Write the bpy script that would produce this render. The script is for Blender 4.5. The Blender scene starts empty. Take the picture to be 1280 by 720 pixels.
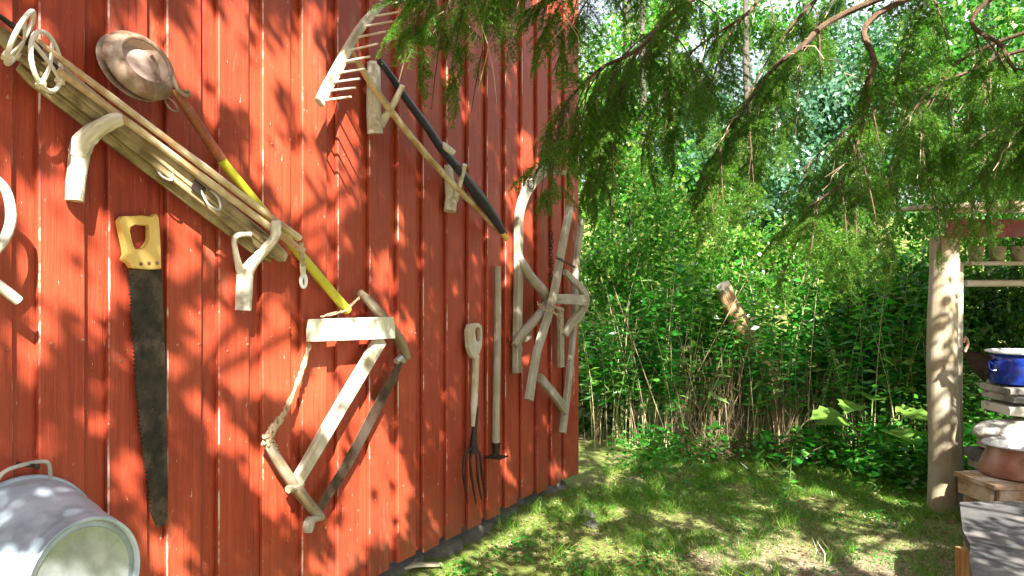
import bpy, bmesh, math, random
import numpy as np
from mathutils import Vector
from mathutils.geometry import tessellate_polygon
random.seed(7); rng = np.random.default_rng(7)
scene = bpy.context.scene
C = scene.collection
PI = math.pi

# ------------------------------------------------------------ camera, world, sun
EYE = 1.55
cam = bpy.data.objects.new('camera', bpy.data.cameras.new('camera')); C.objects.link(cam)
cam.location = (0, 0, EYE); cam.rotation_euler = (PI/2, 0, 0)
cam.data.lens = 28.125; cam.data.sensor_width = 36; cam.data.clip_end = 500; cam.data.clip_start = .05
scene.camera = cam
S = np.array([.326, -1.528, 1.30]); S /= np.linalg.norm(S)          # towards the sun
w = bpy.data.worlds.new('World'); scene.world = w; w.use_nodes = True
nt = w.node_tree; sky = nt.nodes.new('ShaderNodeTexSky'); sky.sky_type = 'NISHITA'; sky.sun_disc = False
sky.sun_elevation = math.asin(S[2]); sky.sun_rotation = math.atan2(S[0], S[1])
sky.air_density = 1.0; sky.dust_density = 5.0; sky.ozone_density = 1.0
hz = nt.nodes.new('ShaderNodeMix'); hz.data_type = 'RGBA'; hz.inputs[0].default_value = .55      # thin white high haze over the whole sky
nt.links.new(sky.outputs[0], hz.inputs[6]); hz.inputs[7].default_value = (7.5, 8.0, 8.6, 1)
nt.links.new(hz.outputs[2], nt.nodes['Background'].inputs[0]); nt.nodes['Background'].inputs[1].default_value = .05
sl = bpy.data.lights.new('sun', 'SUN'); sl.energy = 5; sl.angle = math.radians(.53); sl.color = (1, .95, .86)
so = bpy.data.objects.new('sun', sl); C.objects.link(so); so.location = (2, -8, 9)
so.rotation_euler = Vector(-S).to_track_quat('-Z', 'Y').to_euler()
scene.view_settings.view_transform = 'Standard'; scene.view_settings.look = 'None'
scene.view_settings.exposure = 2.5; scene.view_settings.gamma = 1
scene.render.engine = 'CYCLES'
scene.cycles.max_bounces = 6; scene.cycles.transparent_max_bounces = 4

# ------------------------------------------------------------ geometry of the place
TH = math.atan(.528)
D = np.array([math.sin(TH), math.cos(TH), 0.])       # along the barn wall, away from the camera
N = np.array([math.cos(TH), -math.sin(TH), 0.])      # out of the barn wall
Z = np.array([0, 0, 1.])
O = np.array([.481, 5.865, 0.])                      # far corner of the wall
NK = float(N @ O)
def wp(px, py, p=0.):                                # the point p metres off the wall seen in that direction
    r = np.array([(px-640)/1000., 1., (360-py)/1000.])
    t = (NK+p)/float(N @ r)
    return np.array([0, 0, EYE]) + r*t
def dp(px, py, d):
    return np.array([(px-640)/1000.*d, d, EYE+(360-py)/1000.*d])
def wc(s, z, p=0.):                                  # wall coordinates
    return O + D*s + N*p + Z*z
def dep(px): return 2616./(1168-px)
def sstep(a, b, x):
    t = np.clip((x-a)/(b-a), 0, 1); return t*t*(3-2*t)
_tab = rng.random((64, 64))
def vn(x, y):                                        # value noise 0..1
    x = np.asarray(x, float); y = np.asarray(y, float)
    xi = np.floor(x).astype(int); yi = np.floor(y).astype(int); fx = x-xi; fy = y-yi
    fx = fx*fx*(3-2*fx); fy = fy*fy*(3-2*fy)
    g = lambda a, b: _tab[a % 64, b % 64]
    return (g(xi, yi)*(1-fx)+g(xi+1, yi)*fx)*(1-fy)+(g(xi, yi+1)*(1-fx)+g(xi+1, yi+1)*fx)*fy
def gz(x, y):
    x = np.asarray(x, float); y = np.asarray(y, float)
    dist = (x*N[0]+y*N[1])-NK
    h = .10*np.exp(-np.clip(dist, 0, 9)/.7)
    h = h + .05*(vn(x*1.3+5, y*1.3)-.5) + .03*(vn(x*4, y*4+9)-.5)
    h = h + 2.2*sstep(8.1, 15., y) + .35*sstep(3.3, 5.5, x)*sstep(5.9, 7.5, y) + 4*sstep(17, 60, y)
    return h

# ------------------------------------------------------------ materials
def nd(nt, t, **kw):
    n = nt.nodes.new(t)
    for k, v in kw.items(): setattr(n, k, v)
    return n
def newmat(name):
    m = bpy.data.materials.new(name); m.use_nodes = True
    nt = m.node_tree; b = nt.nodes['Principled BSDF']; return m, nt, b
def mixc(nt, fac, a, b, mode='MIX'):
    n = nd(nt, 'ShaderNodeMix', data_type='RGBA', blend_type=mode)
    for i, v in ((0, fac), (6, a), (7, b)):
        if hasattr(v, 'is_linked') or hasattr(v, 'links'): nt.links.new(v, n.inputs[i])
        else: n.inputs[i].default_value = v if i == 0 else (*v, 1) if len(v) == 3 else v
    return n.outputs[2]
def coords(nt, kind, scale):
    tc = nd(nt, 'ShaderNodeTexCoord'); mp = nd(nt, 'ShaderNodeMapping'); mp.inputs['Scale'].default_value = scale
    nt.links.new(tc.outputs[kind], mp.inputs[0]); return mp.outputs[0]
def noise(nt, vec, scale=1., detail=4., rough=.6):
    n = nd(nt, 'ShaderNodeTexNoise'); n.inputs['Scale'].default_value = scale
    n.inputs['Detail'].default_value = detail; n.inputs['Roughness'].default_value = rough
    nt.links.new(vec, n.inputs['Vector']); return n.outputs['Fac']
def ramp(nt, fac, stops):
    r = nd(nt, 'ShaderNodeValToRGB'); e = r.color_ramp.elements
    while len(e) < len(stops): e.new(.5)
    for q, (p, c) in zip(e, stops): q.position = p; q.color = (*c, 1) if len(c) == 3 else c
    nt.links.new(fac, r.inputs[0]); return r.outputs[0]
def bump(nt, b, h, st, dist):
    n = nd(nt, 'ShaderNodeBump'); n.inputs['Strength'].default_value = st; n.inputs['Distance'].default_value = dist
    nt.links.new(h, n.inputs['Height']); nt.links.new(n.outputs[0], b.inputs['Normal'])
g3 = lambda v: (v, v, v)
def wood(name, light, dark, grey=None, gs=(3, 90, 1), rough=.75, st=.5, spots=True, bark=False):
    m, nt, b = newmat(name)
    uv = coords(nt, 'UV', gs); n1 = noise(nt, uv, 1, 5, .65)
    n2 = noise(nt, coords(nt, 'Object', (1, 1, 1)), 7, 4)
    c = ramp(nt, n1, [(.28, dark), (.5, tuple((a+q)/2 for a, q in zip(light, dark))), (.68, light)])
    if grey: c = mixc(nt, ramp(nt, n2, [(.42, g3(0)), (.62, g3(1))]), c, grey)
    if spots:
        n3 = noise(nt, coords(nt, 'UV', (14, 50, 1)), 1, 2)
        c = mixc(nt, ramp(nt, n3, [(.68, g3(0)), (.76, g3(.75))]), c, tuple(v*.35 for v in dark))
    if bark:
        n4 = noise(nt, coords(nt, 'Object', (1, 1, 1)), 8, 5, .75)
        c = mixc(nt, ramp(nt, n4, [(.52, g3(0)), (.66, g3(.8))]), c, (.20, .16, .10))
    nt.links.new(c, b.inputs['Base Color']); b.inputs['Roughness'].default_value = rough
    bump(nt, b, n1, st, .006); return m
def plain(name, c1, c2, scale=12., rough=.6, metal=0., st=.3, dist=.003, lo=.35, hi=.65, c3=None):
    m, nt, b = newmat(name)
    v = coords(nt, 'Object', (1, 1, 1)); n1 = noise(nt, v, scale, 6, .65)
    c = ramp(nt, n1, [(lo, c1), (hi, c2)])
    if c3: c = mixc(nt, ramp(nt, noise(nt, v, scale*.4, 5, .7), [(.5, g3(0)), (.6, g3(1))]), c, c3)
    nt.links.new(c, b.inputs['Base Color']); b.inputs['Roughness'].default_value = rough
    b.inputs['Metallic'].default_value = metal; bump(nt, b, noise(nt, v, scale*4, 4), st, dist); return m
def leafmat(name, cols, trans=.45, rough=.30, tcol=1.5):
    m, nt, b = newmat(name)
    g = nd(nt, 'ShaderNodeNewGeometry')
    c = ramp(nt, g.outputs['Random Per Island'], [(i/(len(cols)-1), tuple(v*.85 for v in q)) for i, q in enumerate(cols)])
    nt.links.new(c, b.inputs['Base Color']); b.inputs['Roughness'].default_value = rough
    b.inputs['Specular IOR Level'].default_value = .3
    t = nd(nt, 'ShaderNodeBsdfTranslucent')
    c2 = mixc(nt, 1., c, (.85*tcol, 1.3*tcol, .4*tcol), 'MULTIPLY'); nt.links.new(c2, t.inputs[0])
    mx = nd(nt, 'ShaderNodeMixShader'); mx.inputs[0].default_value = trans
    nt.links.new(b.outputs[0], mx.inputs[1]); nt.links.new(t.outputs[0], mx.inputs[2])
    nt.links.new(mx.outputs[0], nt.nodes['Material Output'].inputs[0]); return m

def red_paint(name, worn=1.):
    m, nt, b = newmat(name)
    uv = coords(nt, 'UV', (1, 1, 1))
    ob = coords(nt, 'Object', (1, 1, 1))
    oi = nd(nt, 'ShaderNodeObjectInfo')
    n1 = noise(nt, coords(nt, 'UV', (2.2, 45, 1)), 1, 7, .75)
    nb = noise(nt, ob, 2.2, 4)
    c = ramp(nt, n1, [(.28, (.17, .016, .006)), (.5, (.31, .040, .015)), (.72, (.43, .070, .028))])
    c = mixc(nt, ramp(nt, nb, [(.35, g3(0)), (.7, g3(.6))]), c, (.42, .085, .034))
    mr = nd(nt, 'ShaderNodeMath', operation='MULTIPLY'); mr.inputs[1].default_value = .35
    nt.links.new(oi.outputs['Random'], mr.inputs[0])
    c = mixc(nt, mr.outputs[0], c, (.21, .022, .012))
    # small scuffs where the primer shows
    n3 = noise(nt, coords(nt, 'UV', (14, 60, 1)), 1, 4, .75)
    c = mixc(nt, ramp(nt, n3, [(.66, g3(0)), (.69, g3(.8))]), c, (.52, .36, .30))
    n5 = noise(nt, coords(nt, 'Object', (9, 9, 2.2)), 1, 5, .7)
    c = mixc(nt, ramp(nt, n5, [(.60, g3(0)), (.70, g3(.55))]), c, (.42, .13, .08))
    n6 = noise(nt, coords(nt, 'UV', (1.1, 55, 1)), 1, 3, .6)
    c = mixc(nt, ramp(nt, n6, [(.63, g3(0)), (.68, g3(.7))]), c, (.10, .012, .008))
    # worn arrises and painted edge glare: the fourth side chamfers carry v beyond 10
    oz = nd(nt, 'ShaderNodeSeparateXYZ'); nt.links.new(ob, oz.inputs[0])      # mud splashed up from the ground
    mz = nd(nt, 'ShaderNodeMapRange'); mz.inputs[1].default_value = .62; mz.inputs[2].default_value = .2; mz.inputs[4].default_value = .62
    nt.links.new(oz.outputs[2], mz.inputs[0]); n7 = noise(nt, coords(nt, 'Object', (1, 1, 1)), 12, 5, .7)
    mm = nd(nt, 'ShaderNodeMath', operation='MULTIPLY'); nt.links.new(mz.outputs[0], mm.inputs[0]); nt.links.new(ramp(nt, n7, [(.4, g3(0)), (.6, g3(1))]), mm.inputs[1])
    c = mixc(nt, mm.outputs[0], c, (.13, .06, .035))
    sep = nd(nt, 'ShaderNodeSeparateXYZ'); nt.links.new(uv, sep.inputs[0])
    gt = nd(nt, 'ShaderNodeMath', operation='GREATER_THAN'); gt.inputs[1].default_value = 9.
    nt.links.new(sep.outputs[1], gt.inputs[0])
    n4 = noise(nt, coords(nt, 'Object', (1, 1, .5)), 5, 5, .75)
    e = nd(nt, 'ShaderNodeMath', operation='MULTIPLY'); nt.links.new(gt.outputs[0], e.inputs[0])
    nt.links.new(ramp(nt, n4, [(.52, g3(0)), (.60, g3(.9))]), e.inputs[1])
    c = mixc(nt, e.outputs[0], c, (.55, .44, .38))  # pale tone paints in the sunlit edge glare along with worn paint
    nt.links.new(c, b.inputs['Base Color'])
    rr = nd(nt, 'ShaderNodeMapRange'); rr.inputs[3].default_value = .38; rr.inputs[4].default_value = .62
    nt.links.new(nb, rr.inputs[0]); nt.links.new(rr.outputs[0], b.inputs['Roughness'])
    b.inputs['Specular IOR Level'].default_value = .4
    nb2 = noise(nt, coords(nt, 'UV', (6, 160, 1)), 1, 5, .7)
    bump(nt, b, nb2, .7, .003); return m

M = {}
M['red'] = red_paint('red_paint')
M['pale'] = wood('pale_weathered_wood', (.55, .47, .33), (.27, .21, .13), (.50, .47, .40), st=.4)
M['white'] = wood('bleached_barkless_wood', (.70, .66, .57), (.36, .30, .21), (.60, .57, .50), gs=(7, 34, 1), st=.9, bark=True)
M['grey'] = wood('silver_grey_wood', (.40, .35, .25), (.17, .13, .085), (.36, .33, .27), gs=(3, 110, 1), st=.8)
M['ski'] = wood('olive_brown_ski_wood', (.28, .20, .08), (.05, .032, .015), (.38, .30, .17), gs=(2.2, 60, 1), st=.8)
M['bamboo'] = wood('brown_cane', (.55, .37, .19), (.25, .13, .06), (.62, .52, .36), gs=(4, 80, 1), st=.3, rough=.5)
M['brownold'] = wood('old_brown_timber', (.34, .25, .15), (.11, .07, .04), (.30, .26, .19), gs=(4, 45, 1), st=.9)
M['board'] = wood('cream_board', (.66, .62, .48), (.50, .45, .32), (.60, .60, .52), gs=(2, 80, 1), st=.3)
M['log'] = wood('post_wood', (.36, .29, .18), (.21, .16, .09), (.33, .29, .22), gs=(1.2, 38, 1), st=.5)
M['brownwood'] = wood('brown_plank_wood', (.36, .21, .11), (.15, .08, .04), (.45, .36, .27), gs=(2, 70, 1))
M['handle'] = plain('yellow_varnished_handle', (.62, .40, .10), (.74, .52, .17), 9, .4, 0, .15)
M['yellow'] = plain('yellow_green_paint', (.42, .42, .02), (.60, .56, .04), 14, .45, 0, .2, c3=(.50, .50, .05))
M['rustpaint'] = plain('rusted_red_pipe', (.30, .07, .03), (.20, .09, .05), 22, .6, .2, .4, c3=(.42, .16, .09))
M['rust'] = plain('rusty_tin', (.17, .10, .06), (.36, .29, .22), 13, .5, .4, .5, c3=(.20, .10, .06))
M['tinner'] = plain('pink_rusty_tin_lining', (.36, .22, .17), (.52, .40, .35), 13, .5, .3, .35)
M['darksteel'] = plain('dark_tarnished_steel', (.012, .010, .009), (.05, .038, .03), 17, .45, .5, .4, c3=(.085, .06, .045))
M['bladesteel'] = plain('brown_blade_steel', (.07, .04, .03), (.20, .14, .11), 8, .4, .7, .2)
M['iron'] = plain('black_iron', (.02, .016, .014), (.06, .04, .03), 30, .6, .6, .4)
M['greyiron'] = plain('grey_iron', (.38, .36, .33), (.55, .52, .48), 30, .5, .5, .3)
M['zinc'] = plain('galvanised_zinc', (.28, .35, .42), (.44, .51, .60), 5, .42, .15, .5, .006, c3=(.22, .28, .34))
M['zincbase'] = plain('galvanised_zinc_base', (.24, .28, .29), (.42, .47, .48), 9, .38, .6, .25, .003)
M['navy'] = plain('blue_black_lacquer', (.012, .014, .03), (.03, .032, .06), 20, .3, 0, .2)
M['rope'] = plain('old_hemp_rope', (.30, .20, .12), (.50, .38, .24), 60, .9, 0, .8, .004)
M['leather'] = plain('pale_leather_strap', (.60, .52, .42), (.74, .68, .60), 30, .6)
M['ring'] = plain('bentwood_ring', (.62, .58, .50), (.76, .73, .66), 25, .55)
M['blue'] = plain('blue_enamel', (.008, .025, .22), (.012, .04, .30), 5, .15, 0, .1, c3=(.006, .015, .14))
M['enamelwhite'] = plain('white_enamel', (.72, .74, .76), (.80, .80, .80), 8, .2)
M['copper'] = plain('dull_copper', (.24, .10, .065), (.40, .22, .16), 7, .45, .4, .4, c3=(.18, .09, .06))
M['terra'] = plain('mossy_clay', (.22, .18, .11), (.38, .33, .22), 16, .85, 0, .4, c3=(.30, .32, .16))
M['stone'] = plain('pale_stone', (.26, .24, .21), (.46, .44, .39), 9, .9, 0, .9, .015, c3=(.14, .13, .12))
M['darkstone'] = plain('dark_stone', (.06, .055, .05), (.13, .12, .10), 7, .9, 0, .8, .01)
M['oldred'] = plain('faded_brown_red_paint', (.10, .012, .008), (.19, .03, .018), 14, .6, 0, .5, c3=(.13, .05, .03))
M['legwood'] = wood('orange_brown_wood', (.46, .26, .09), (.22, .11, .035), None)
M['slate'] = plain('grey_slate', (.04, .039, .039), (.085, .08, .078), 6, .75, 0, .5, .004, c3=(.14, .125, .115))
M['treebark'] = plain('grey_tree_bark', (.035, .03, .024), (.10, .085, .065), 14, .9, 0, .8, .01)
M['bark'] = plain('spruce_bark', (.045, .027, .016), (.13, .075, .04), 40, .9, 0, .9, .006)
M['deadtwig'] = plain('dead_twig', (.36, .26, .16), (.52, .42, .28), 30, .85)
M['lightbark'] = plain('birch_bark', (.30, .27, .24), (.60, .58, .54), 9, .8, 0, .4, c3=(.12, .10, .08))
M['stump'] = wood('stump_wood', (.50, .33, .16), (.14, .08, .04), None, gs=(3, 45, 1), st=1.)
M['stem'] = plain('green_stem', (.12, .20, .05), (.22, .30, .08), 20, .7)
M['straw'] = plain('straw_stem', (.45, .36, .20), (.60, .50, .30), 20, .8)
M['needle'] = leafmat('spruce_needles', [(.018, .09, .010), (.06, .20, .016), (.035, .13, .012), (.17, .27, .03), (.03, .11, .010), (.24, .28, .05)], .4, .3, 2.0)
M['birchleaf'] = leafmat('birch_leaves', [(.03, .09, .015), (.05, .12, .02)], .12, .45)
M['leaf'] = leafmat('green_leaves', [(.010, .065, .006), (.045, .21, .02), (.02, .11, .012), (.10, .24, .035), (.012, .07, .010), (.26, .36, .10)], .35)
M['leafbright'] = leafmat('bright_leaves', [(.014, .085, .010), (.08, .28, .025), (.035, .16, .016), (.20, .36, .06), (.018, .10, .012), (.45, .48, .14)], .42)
M['leafblue'] = leafmat('bluish_leaves', [(.02, .08, .045), (.12, .25, .17), (.035, .11, .05), (.25, .38, .30)], .3)  # blue tint paints in cool shade and flare over the leaves
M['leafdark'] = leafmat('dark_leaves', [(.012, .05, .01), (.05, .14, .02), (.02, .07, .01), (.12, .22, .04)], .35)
M['herb'] = leafmat('herb_leaves', [(.012, .10, .012), (.045, .27, .028), (.02, .15, .016), (.09, .31, .045), (.28, .42, .13)], .42, .3)
M['grass'] = leafmat('grass_blades', [(.04, .15, .012), (.13, .27, .025), (.07, .19, .016), (.36, .36, .10)], .42)
M['litter'] = leafmat('dead_leaves', [(.16, .08, .04), (.30, .19, .10), (.42, .33, .20), (.10, .06, .04)], .1, .8)
M['drygrass'] = leafmat('dry_stalks', [(.24, .15, .08), (.36, .27, .15), (.12, .07, .04), (.5, .42, .27)], .1, .8)

def ground_mat():
    m, nt, b = newmat('ground_soil')
    ob = coords(nt, 'Object', (1, 1, 1))
    a = noise(nt, ob, 1.6, 6, .65); f = noise(nt, ob, 38, 6, .75)
    soil = ramp(nt, f, [(.3, (.045, .03, .018)), (.5, (.12, .08, .045)), (.7, (.30, .22, .13))])
    moss = ramp(nt, f, [(.3, (.05, .085, .01)), (.55, (.17, .21, .03)), (.72, (.32, .32, .08))])
    c = mixc(nt, ramp(nt, a, [(.36, g3(0)), (.48, g3(1))]), soil, moss)
    # bare trodden path towards the right
    sx = nd(nt, 'ShaderNodeSeparateXYZ'); nt.links.new(ob, sx.inputs[0])
    mr = nd(nt, 'ShaderNodeMapRange'); mr.inputs[1].default_value = 5.5; mr.inputs[2].default_value = 4.3
    nt.links.new(sx.outputs[1], mr.inputs[0])
    mr2 = nd(nt, 'ShaderNodeMapRange'); mr2.inputs[1].default_value = .7; mr2.inputs[2].default_value = 1.6
    nt.links.new(sx.outputs[0], mr2.inputs[0])
    mu = nd(nt, 'ShaderNodeMath', operation='MULTIPLY'); nt.links.new(mr.outputs[0], mu.inputs[0]); nt.links.new(mr2.outputs[0], mu.inputs[1])
    path = ramp(nt, f, [(.3, (.12, .08, .05)), (.55, (.30, .23, .15)), (.7, (.44, .36, .25))])
    c = mixc(nt, mu.outputs[0], c, path)
    nt.links.new(c, b.inputs['Base Color']); b.inputs['Roughness'].default_value = .95
    bump(nt, b, f, .9, .03); return m
M['ground'] = ground_mat()

# ------------------------------------------------------------ mesh helpers
class MB:
    def __init__(s): s.v = []; s.f = []; s.uv = []
    def add(s, verts, faces, uvs=None):
        b = len(s.v); s.v += [tuple(float(c) for c in q) for q in verts]
        for i, f in enumerate(faces):
            s.f.append(tuple(b+k for k in f)); s.uv.append(uvs[i] if uvs else [(0., 0.)]*len(f))
    def box(s, c, ax, ay, az, hx, hy, hz, bev=.0):
        c = np.array(c, float); ax, ay, az = map(np.array, (ax, ay, az))
        s.sweep([c-ax*hx, c+ax*hx], [2*hy]*2, [2*hz]*2, ref=az, kind='rect', cham=bev)
    def sweep(s, pts, w, h=None, ref=None, kind='round', seg=8, cham=.12, jit=0., caps=True, edge=False, smoothpath=0):
        P = [np.array(p, float) for p in pts]
        if h is None: h = w
        n0 = len(P)
        if np.isscalar(w): w = [w]*n0
        if np.isscalar(h): h = [h]*n0
        if smoothpath and n0 > 2:
            Q = []; W = []; H = []
            for i in range(n0-1):
                a = P[max(i-1, 0)]; b = P[i]; c = P[i+1]; d = P[min(i+2, n0-1)]
                for k in range(smoothpath):
                    t = k/smoothpath
                    Q.append(.5*((2*b)+(c-a)*t+(2*a-5*b+4*c-d)*t*t+(3*b-a-3*c+d)*t**3))
                    W.append(w[i]*(1-t)+w[i+1]*t); H.append(h[i]*(1-t)+h[i+1]*t)
            P = Q+[P[-1]]; w = W+[w[-1]]; h = H+[h[-1]]
        n = len(P)
        if ref is None: ref = N
        ref = np.array(ref, float)
        if kind == 'round': sec = [(math.cos(2*PI*k/seg)/2, math.sin(2*PI*k/seg)/2) for k in range(seg)]; vm = [0]*seg
        else:
            sec = None; seg = 8
        rings = []; L = 0; ls = []
        for i in range(n):
            t = P[min(i+1, n-1)]-P[max(i-1, 0)]; t = t/(np.linalg.norm(t)+1e-9)
            b = ref-t*(ref@t)
            if np.linalg.norm(b) < 1e-4: b = np.array([1., 0, 0])-t*t[0]
            b /= np.linalg.norm(b); a = np.cross(b, t)
            if i: L += np.linalg.norm(P[i]-P[i-1])
            ls.append(L)
            if kind == 'rect':
                W = w[i]/2; H = h[i]/2; c = cham*min(W, H)*2 if cham < 1 else cham
                sc = [(W, -H+c), (W, H-c), (W-c, H), (-W+c, H), (-W, H-c), (-W, -H+c), (-W+c, -H), (W-c, -H)]
                ring = [P[i]+a*x+b*y for x, y in sc]
            else:
                ring = [P[i]+a*x*w[i]*(1+jit*(random.random()-.5))+b*y*h[i]*(1+jit*(random.random()-.5)) for x, y in sec]
            rings.append(ring)
        verts = [q for r in rings for q in r]; faces = []; uvs = []
        if kind == 'rect':
            W, H = w[0], h[0]; vv = [0, H, H*1.1, H*1.1+W, H*1.2+W, H*1.2+W+H, 2*H+W, 2*H+W+.01, 2*H+2*W]
        else:
            per = PI*max(w); vv = [per*k/seg for k in range(seg+1)]
        off = random.random()*5
        for i in range(n-1):
            for k in range(seg):
                k2 = (k+1) % seg
                faces.append((i*seg+k, i*seg+k2, (i+1)*seg+k2, (i+1)*seg+k))
                v0, v1 = vv[k], vv[k+1]
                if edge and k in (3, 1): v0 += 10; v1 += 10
                o2 = 0 if (edge and k in (3, 1)) else off*0
                uvs.append([(ls[i]+off, v0), (ls[i]+off, v1), (ls[i+1]+off, v1), (ls[i+1]+off, v0)])
        if caps:
            faces.append(tuple(range(seg))[::-1]); uvs.append([(0, 0)]*seg)
            faces.append(tuple((n-1)*seg+k for k in range(seg))); uvs.append([(0, 0)]*seg)
        s.add(verts, faces, uvs); return s
    def lathe(s, c, axis, prof, seg=32, closed=False):
        c = np.array(c, float); axis = np.array(axis, float); axis /= np.linalg.norm(axis)
        u = np.cross(axis, Z if abs(axis[2]) < .9 else np.array([1., 0, 0])); u /= np.linalg.norm(u); v = np.cross(axis, u)
        verts = []; faces = []; uvs = []
        for r, h in prof:
            for k in range(seg):
                a = 2*PI*k/seg; verts.append(c+axis*h+(u*math.cos(a)+v*math.sin(a))*r)
        for i in range(len(prof)-1):
            for k in range(seg):
                k2 = (k+1) % seg; faces.append((i*seg+k, i*seg+k2, (i+1)*seg+k2, (i+1)*seg+k))
                uvs.append([(i*.05, k*.05), (i*.05, k*.05+.05), (i*.05+.05, k*.05+.05), (i*.05+.05, k*.05)])
        s.add(verts, faces, uvs); return s
    def plate(s, front, back):                       # a closed outline with thickness
        n = len(front); tri = tessellate_polygon([[Vector(q) for q in front]])
        uvf = [(float(q[2]), float(q@D)) for q in front]
        faces = [tuple(t) for t in tri]+[tuple(n+k for k in t[::-1]) for t in tri]
        uvs = [[uvf[k] for k in t] for t in tri]+[[uvf[k] for k in t[::-1]] for t in tri]
        for k in range(n):
            k2 = (k+1) % n; faces.append((k2, k, n+k, n+k2)); uvs.append([uvf[k2], uvf[k], uvf[k], uvf[k2]])
        s.add(list(front)+list(back), faces, uvs); return s
    def wplate(s, px, p0, p1):
        f = [wp(x, y, p1) for x, y in px]; b = [q-N*(p1-p0) for q in f]; return s.plate(f, b)
    def frame(s, outer, inner, th):                  # ring plate, same count, th vector towards the back
        n = len(outer); th = np.array(th); V = list(outer)+list(inner)+[q+th for q in outer]+[q+th for q in inner]
        F = []
        for k in range(n):
            j = (k+1) % n
            F += [(k, j, n+j, n+k), (2*n+j, 2*n+k, 3*n+k, 3*n+j), (j, k, 2*n+k, 2*n+j), (n+k, n+j, 3*n+j, 3*n+k)]
        s.add(V, F, [[(float(V[i][2]), float(V[i]@D)) for i in f] for f in F]); return s

def link_mesh(name, me, mat, parent=None, smooth=False):
    me.materials.append(mat)
    if smooth: me.polygons.foreach_set('use_smooth', [True]*len(me.polygons))
    o = bpy.data.objects.new(name, me); C.objects.link(o)
    if parent: o.parent = parent
    return o
def build(name, mb, mat, parent=None, smooth=False, origin=(0, 0, 0), fix=True):
    me = bpy.data.meshes.new(name); og = np.array(origin, float)
    me.from_pydata([tuple(np.array(q)-og) for q in mb.v], [], mb.f)
    uv = me.uv_layers.new(name='uv'); fl = np.array([c for f in mb.uv for q in f for c in q], dtype=np.float32); uv.data.foreach_set('uv', fl)
    if fix:
        bm = bmesh.new(); bm.from_mesh(me); bmesh.ops.recalc_face_normals(bm, faces=bm.faces); bm.to_mesh(me); bm.free()
    o = link_mesh(name, me, mat, parent, smooth)
    if smooth:
        try: me.set_sharp_from_angle(angle=math.radians(42))
        except Exception: pass
    return o
def tag(o, label=None, cat=None, group=None, kind=None):
    for k, v in (('label', label), ('category', cat), ('group', group), ('kind', kind)):
        if v: o[k] = v
    return o
class Thing:
    def __init__(s, name, label, cat, base, group=None, rz=0.):
        s.o = bpy.data.objects.new(name, None); C.objects.link(s.o); s.base = np.array(base, float)
        s.o.location = s.base; s.o.empty_display_size = .1; tag(s.o, label, cat, group)
    def part(s, name, mb, mat, parent=None, smooth=False, label=None, kind=None):
        o = build(name, mb, mat, parent or s.o, smooth, s.base); tag(o, label, None, None, kind); return o
def single(name, mb, mat, label, cat, base, smooth=False, group=None):
    o = build(name, mb, mat, None, smooth, base); o.location = base; return tag(o, label, cat, group)
def fastmesh(name, verts, nper, quads=True):         # equal-sized polys laid out one after another
    me = bpy.data.meshes.new(name); V = verts.reshape(-1, 3).astype(np.float32); nv = len(V)
    me.vertices.add(nv); me.vertices.foreach_set('co', V.ravel())
    me.loops.add(nv); me.loops.foreach_set('vertex_index', np.arange(nv, dtype=np.int32))
    npoly = nv//nper; me.polygons.add(npoly); me.polygons.foreach_set('loop_start', np.arange(0, nv, nper, dtype=np.int32))
    me.update(calc_edges=True); return me
def norm(a): return a/(np.linalg.norm(a, axis=-1, keepdims=True)+1e-9)
def leaf_verts(pos, d, nr, L, W, fold=.15):
    """leaf = two triangles folded on the midrib (kept as a 6-vertex outline for broad ones)"""
    d = norm(d); s = norm(np.cross(d, nr)); nn = np.cross(s, d)
    L = np.asarray(L)[:, None]; W = np.asarray(W)[:, None]
    a = pos; b = pos+d*L*.45+s*W*.5+nn*W*fold; c = pos+d*L-nn*L*.12; e = pos+d*L*.45-s*W*.5+nn*W*fold
    return np.stack([a, b, c, e], 1)
def leaves(name, pos, d, nr, L, W, mat, parent=None, org=None):
    v = leaf_verts(pos, d, nr, L, W)
    if org is not None: v = v-np.array(org)[None, None, :]
    # the quad is split along the midrib into an island of its own
    me = fastmesh(name, v, 4); return link_mesh(name, me, mat, parent)
def rdir(n, up=0.):
    a = rng.normal(size=(n, 3)); a[:, 2] += up; return norm(a)

# ============================================================ THE SETTING
def make_ground():
    xs = np.concatenate([np.linspace(-60, -8, 12), np.linspace(-7, 10, 120), np.linspace(11, 70, 14)])
    ys = np.concatenate([np.linspace(-60, -3, 14), np.linspace(-2, 18, 150), np.linspace(19, 140, 24)])
    X, Y = np.meshgrid(xs, ys); Zz = gz(X, Y)
    v = np.stack([X, Y, Zz], -1).reshape(-1, 3); nx = len(xs); f = []
    for j in range(len(ys)-1):
        for i in range(nx-1): f.append((j*nx+i, j*nx+i+1, (j+1)*nx+i+1, (j+1)*nx+i))
    me = bpy.data.meshes.new('ground'); me.from_pydata(v.tolist(), [], f)
    tag(link_mesh('ground', me, M['ground'], None, True), kind='structure')
make_ground()

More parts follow.
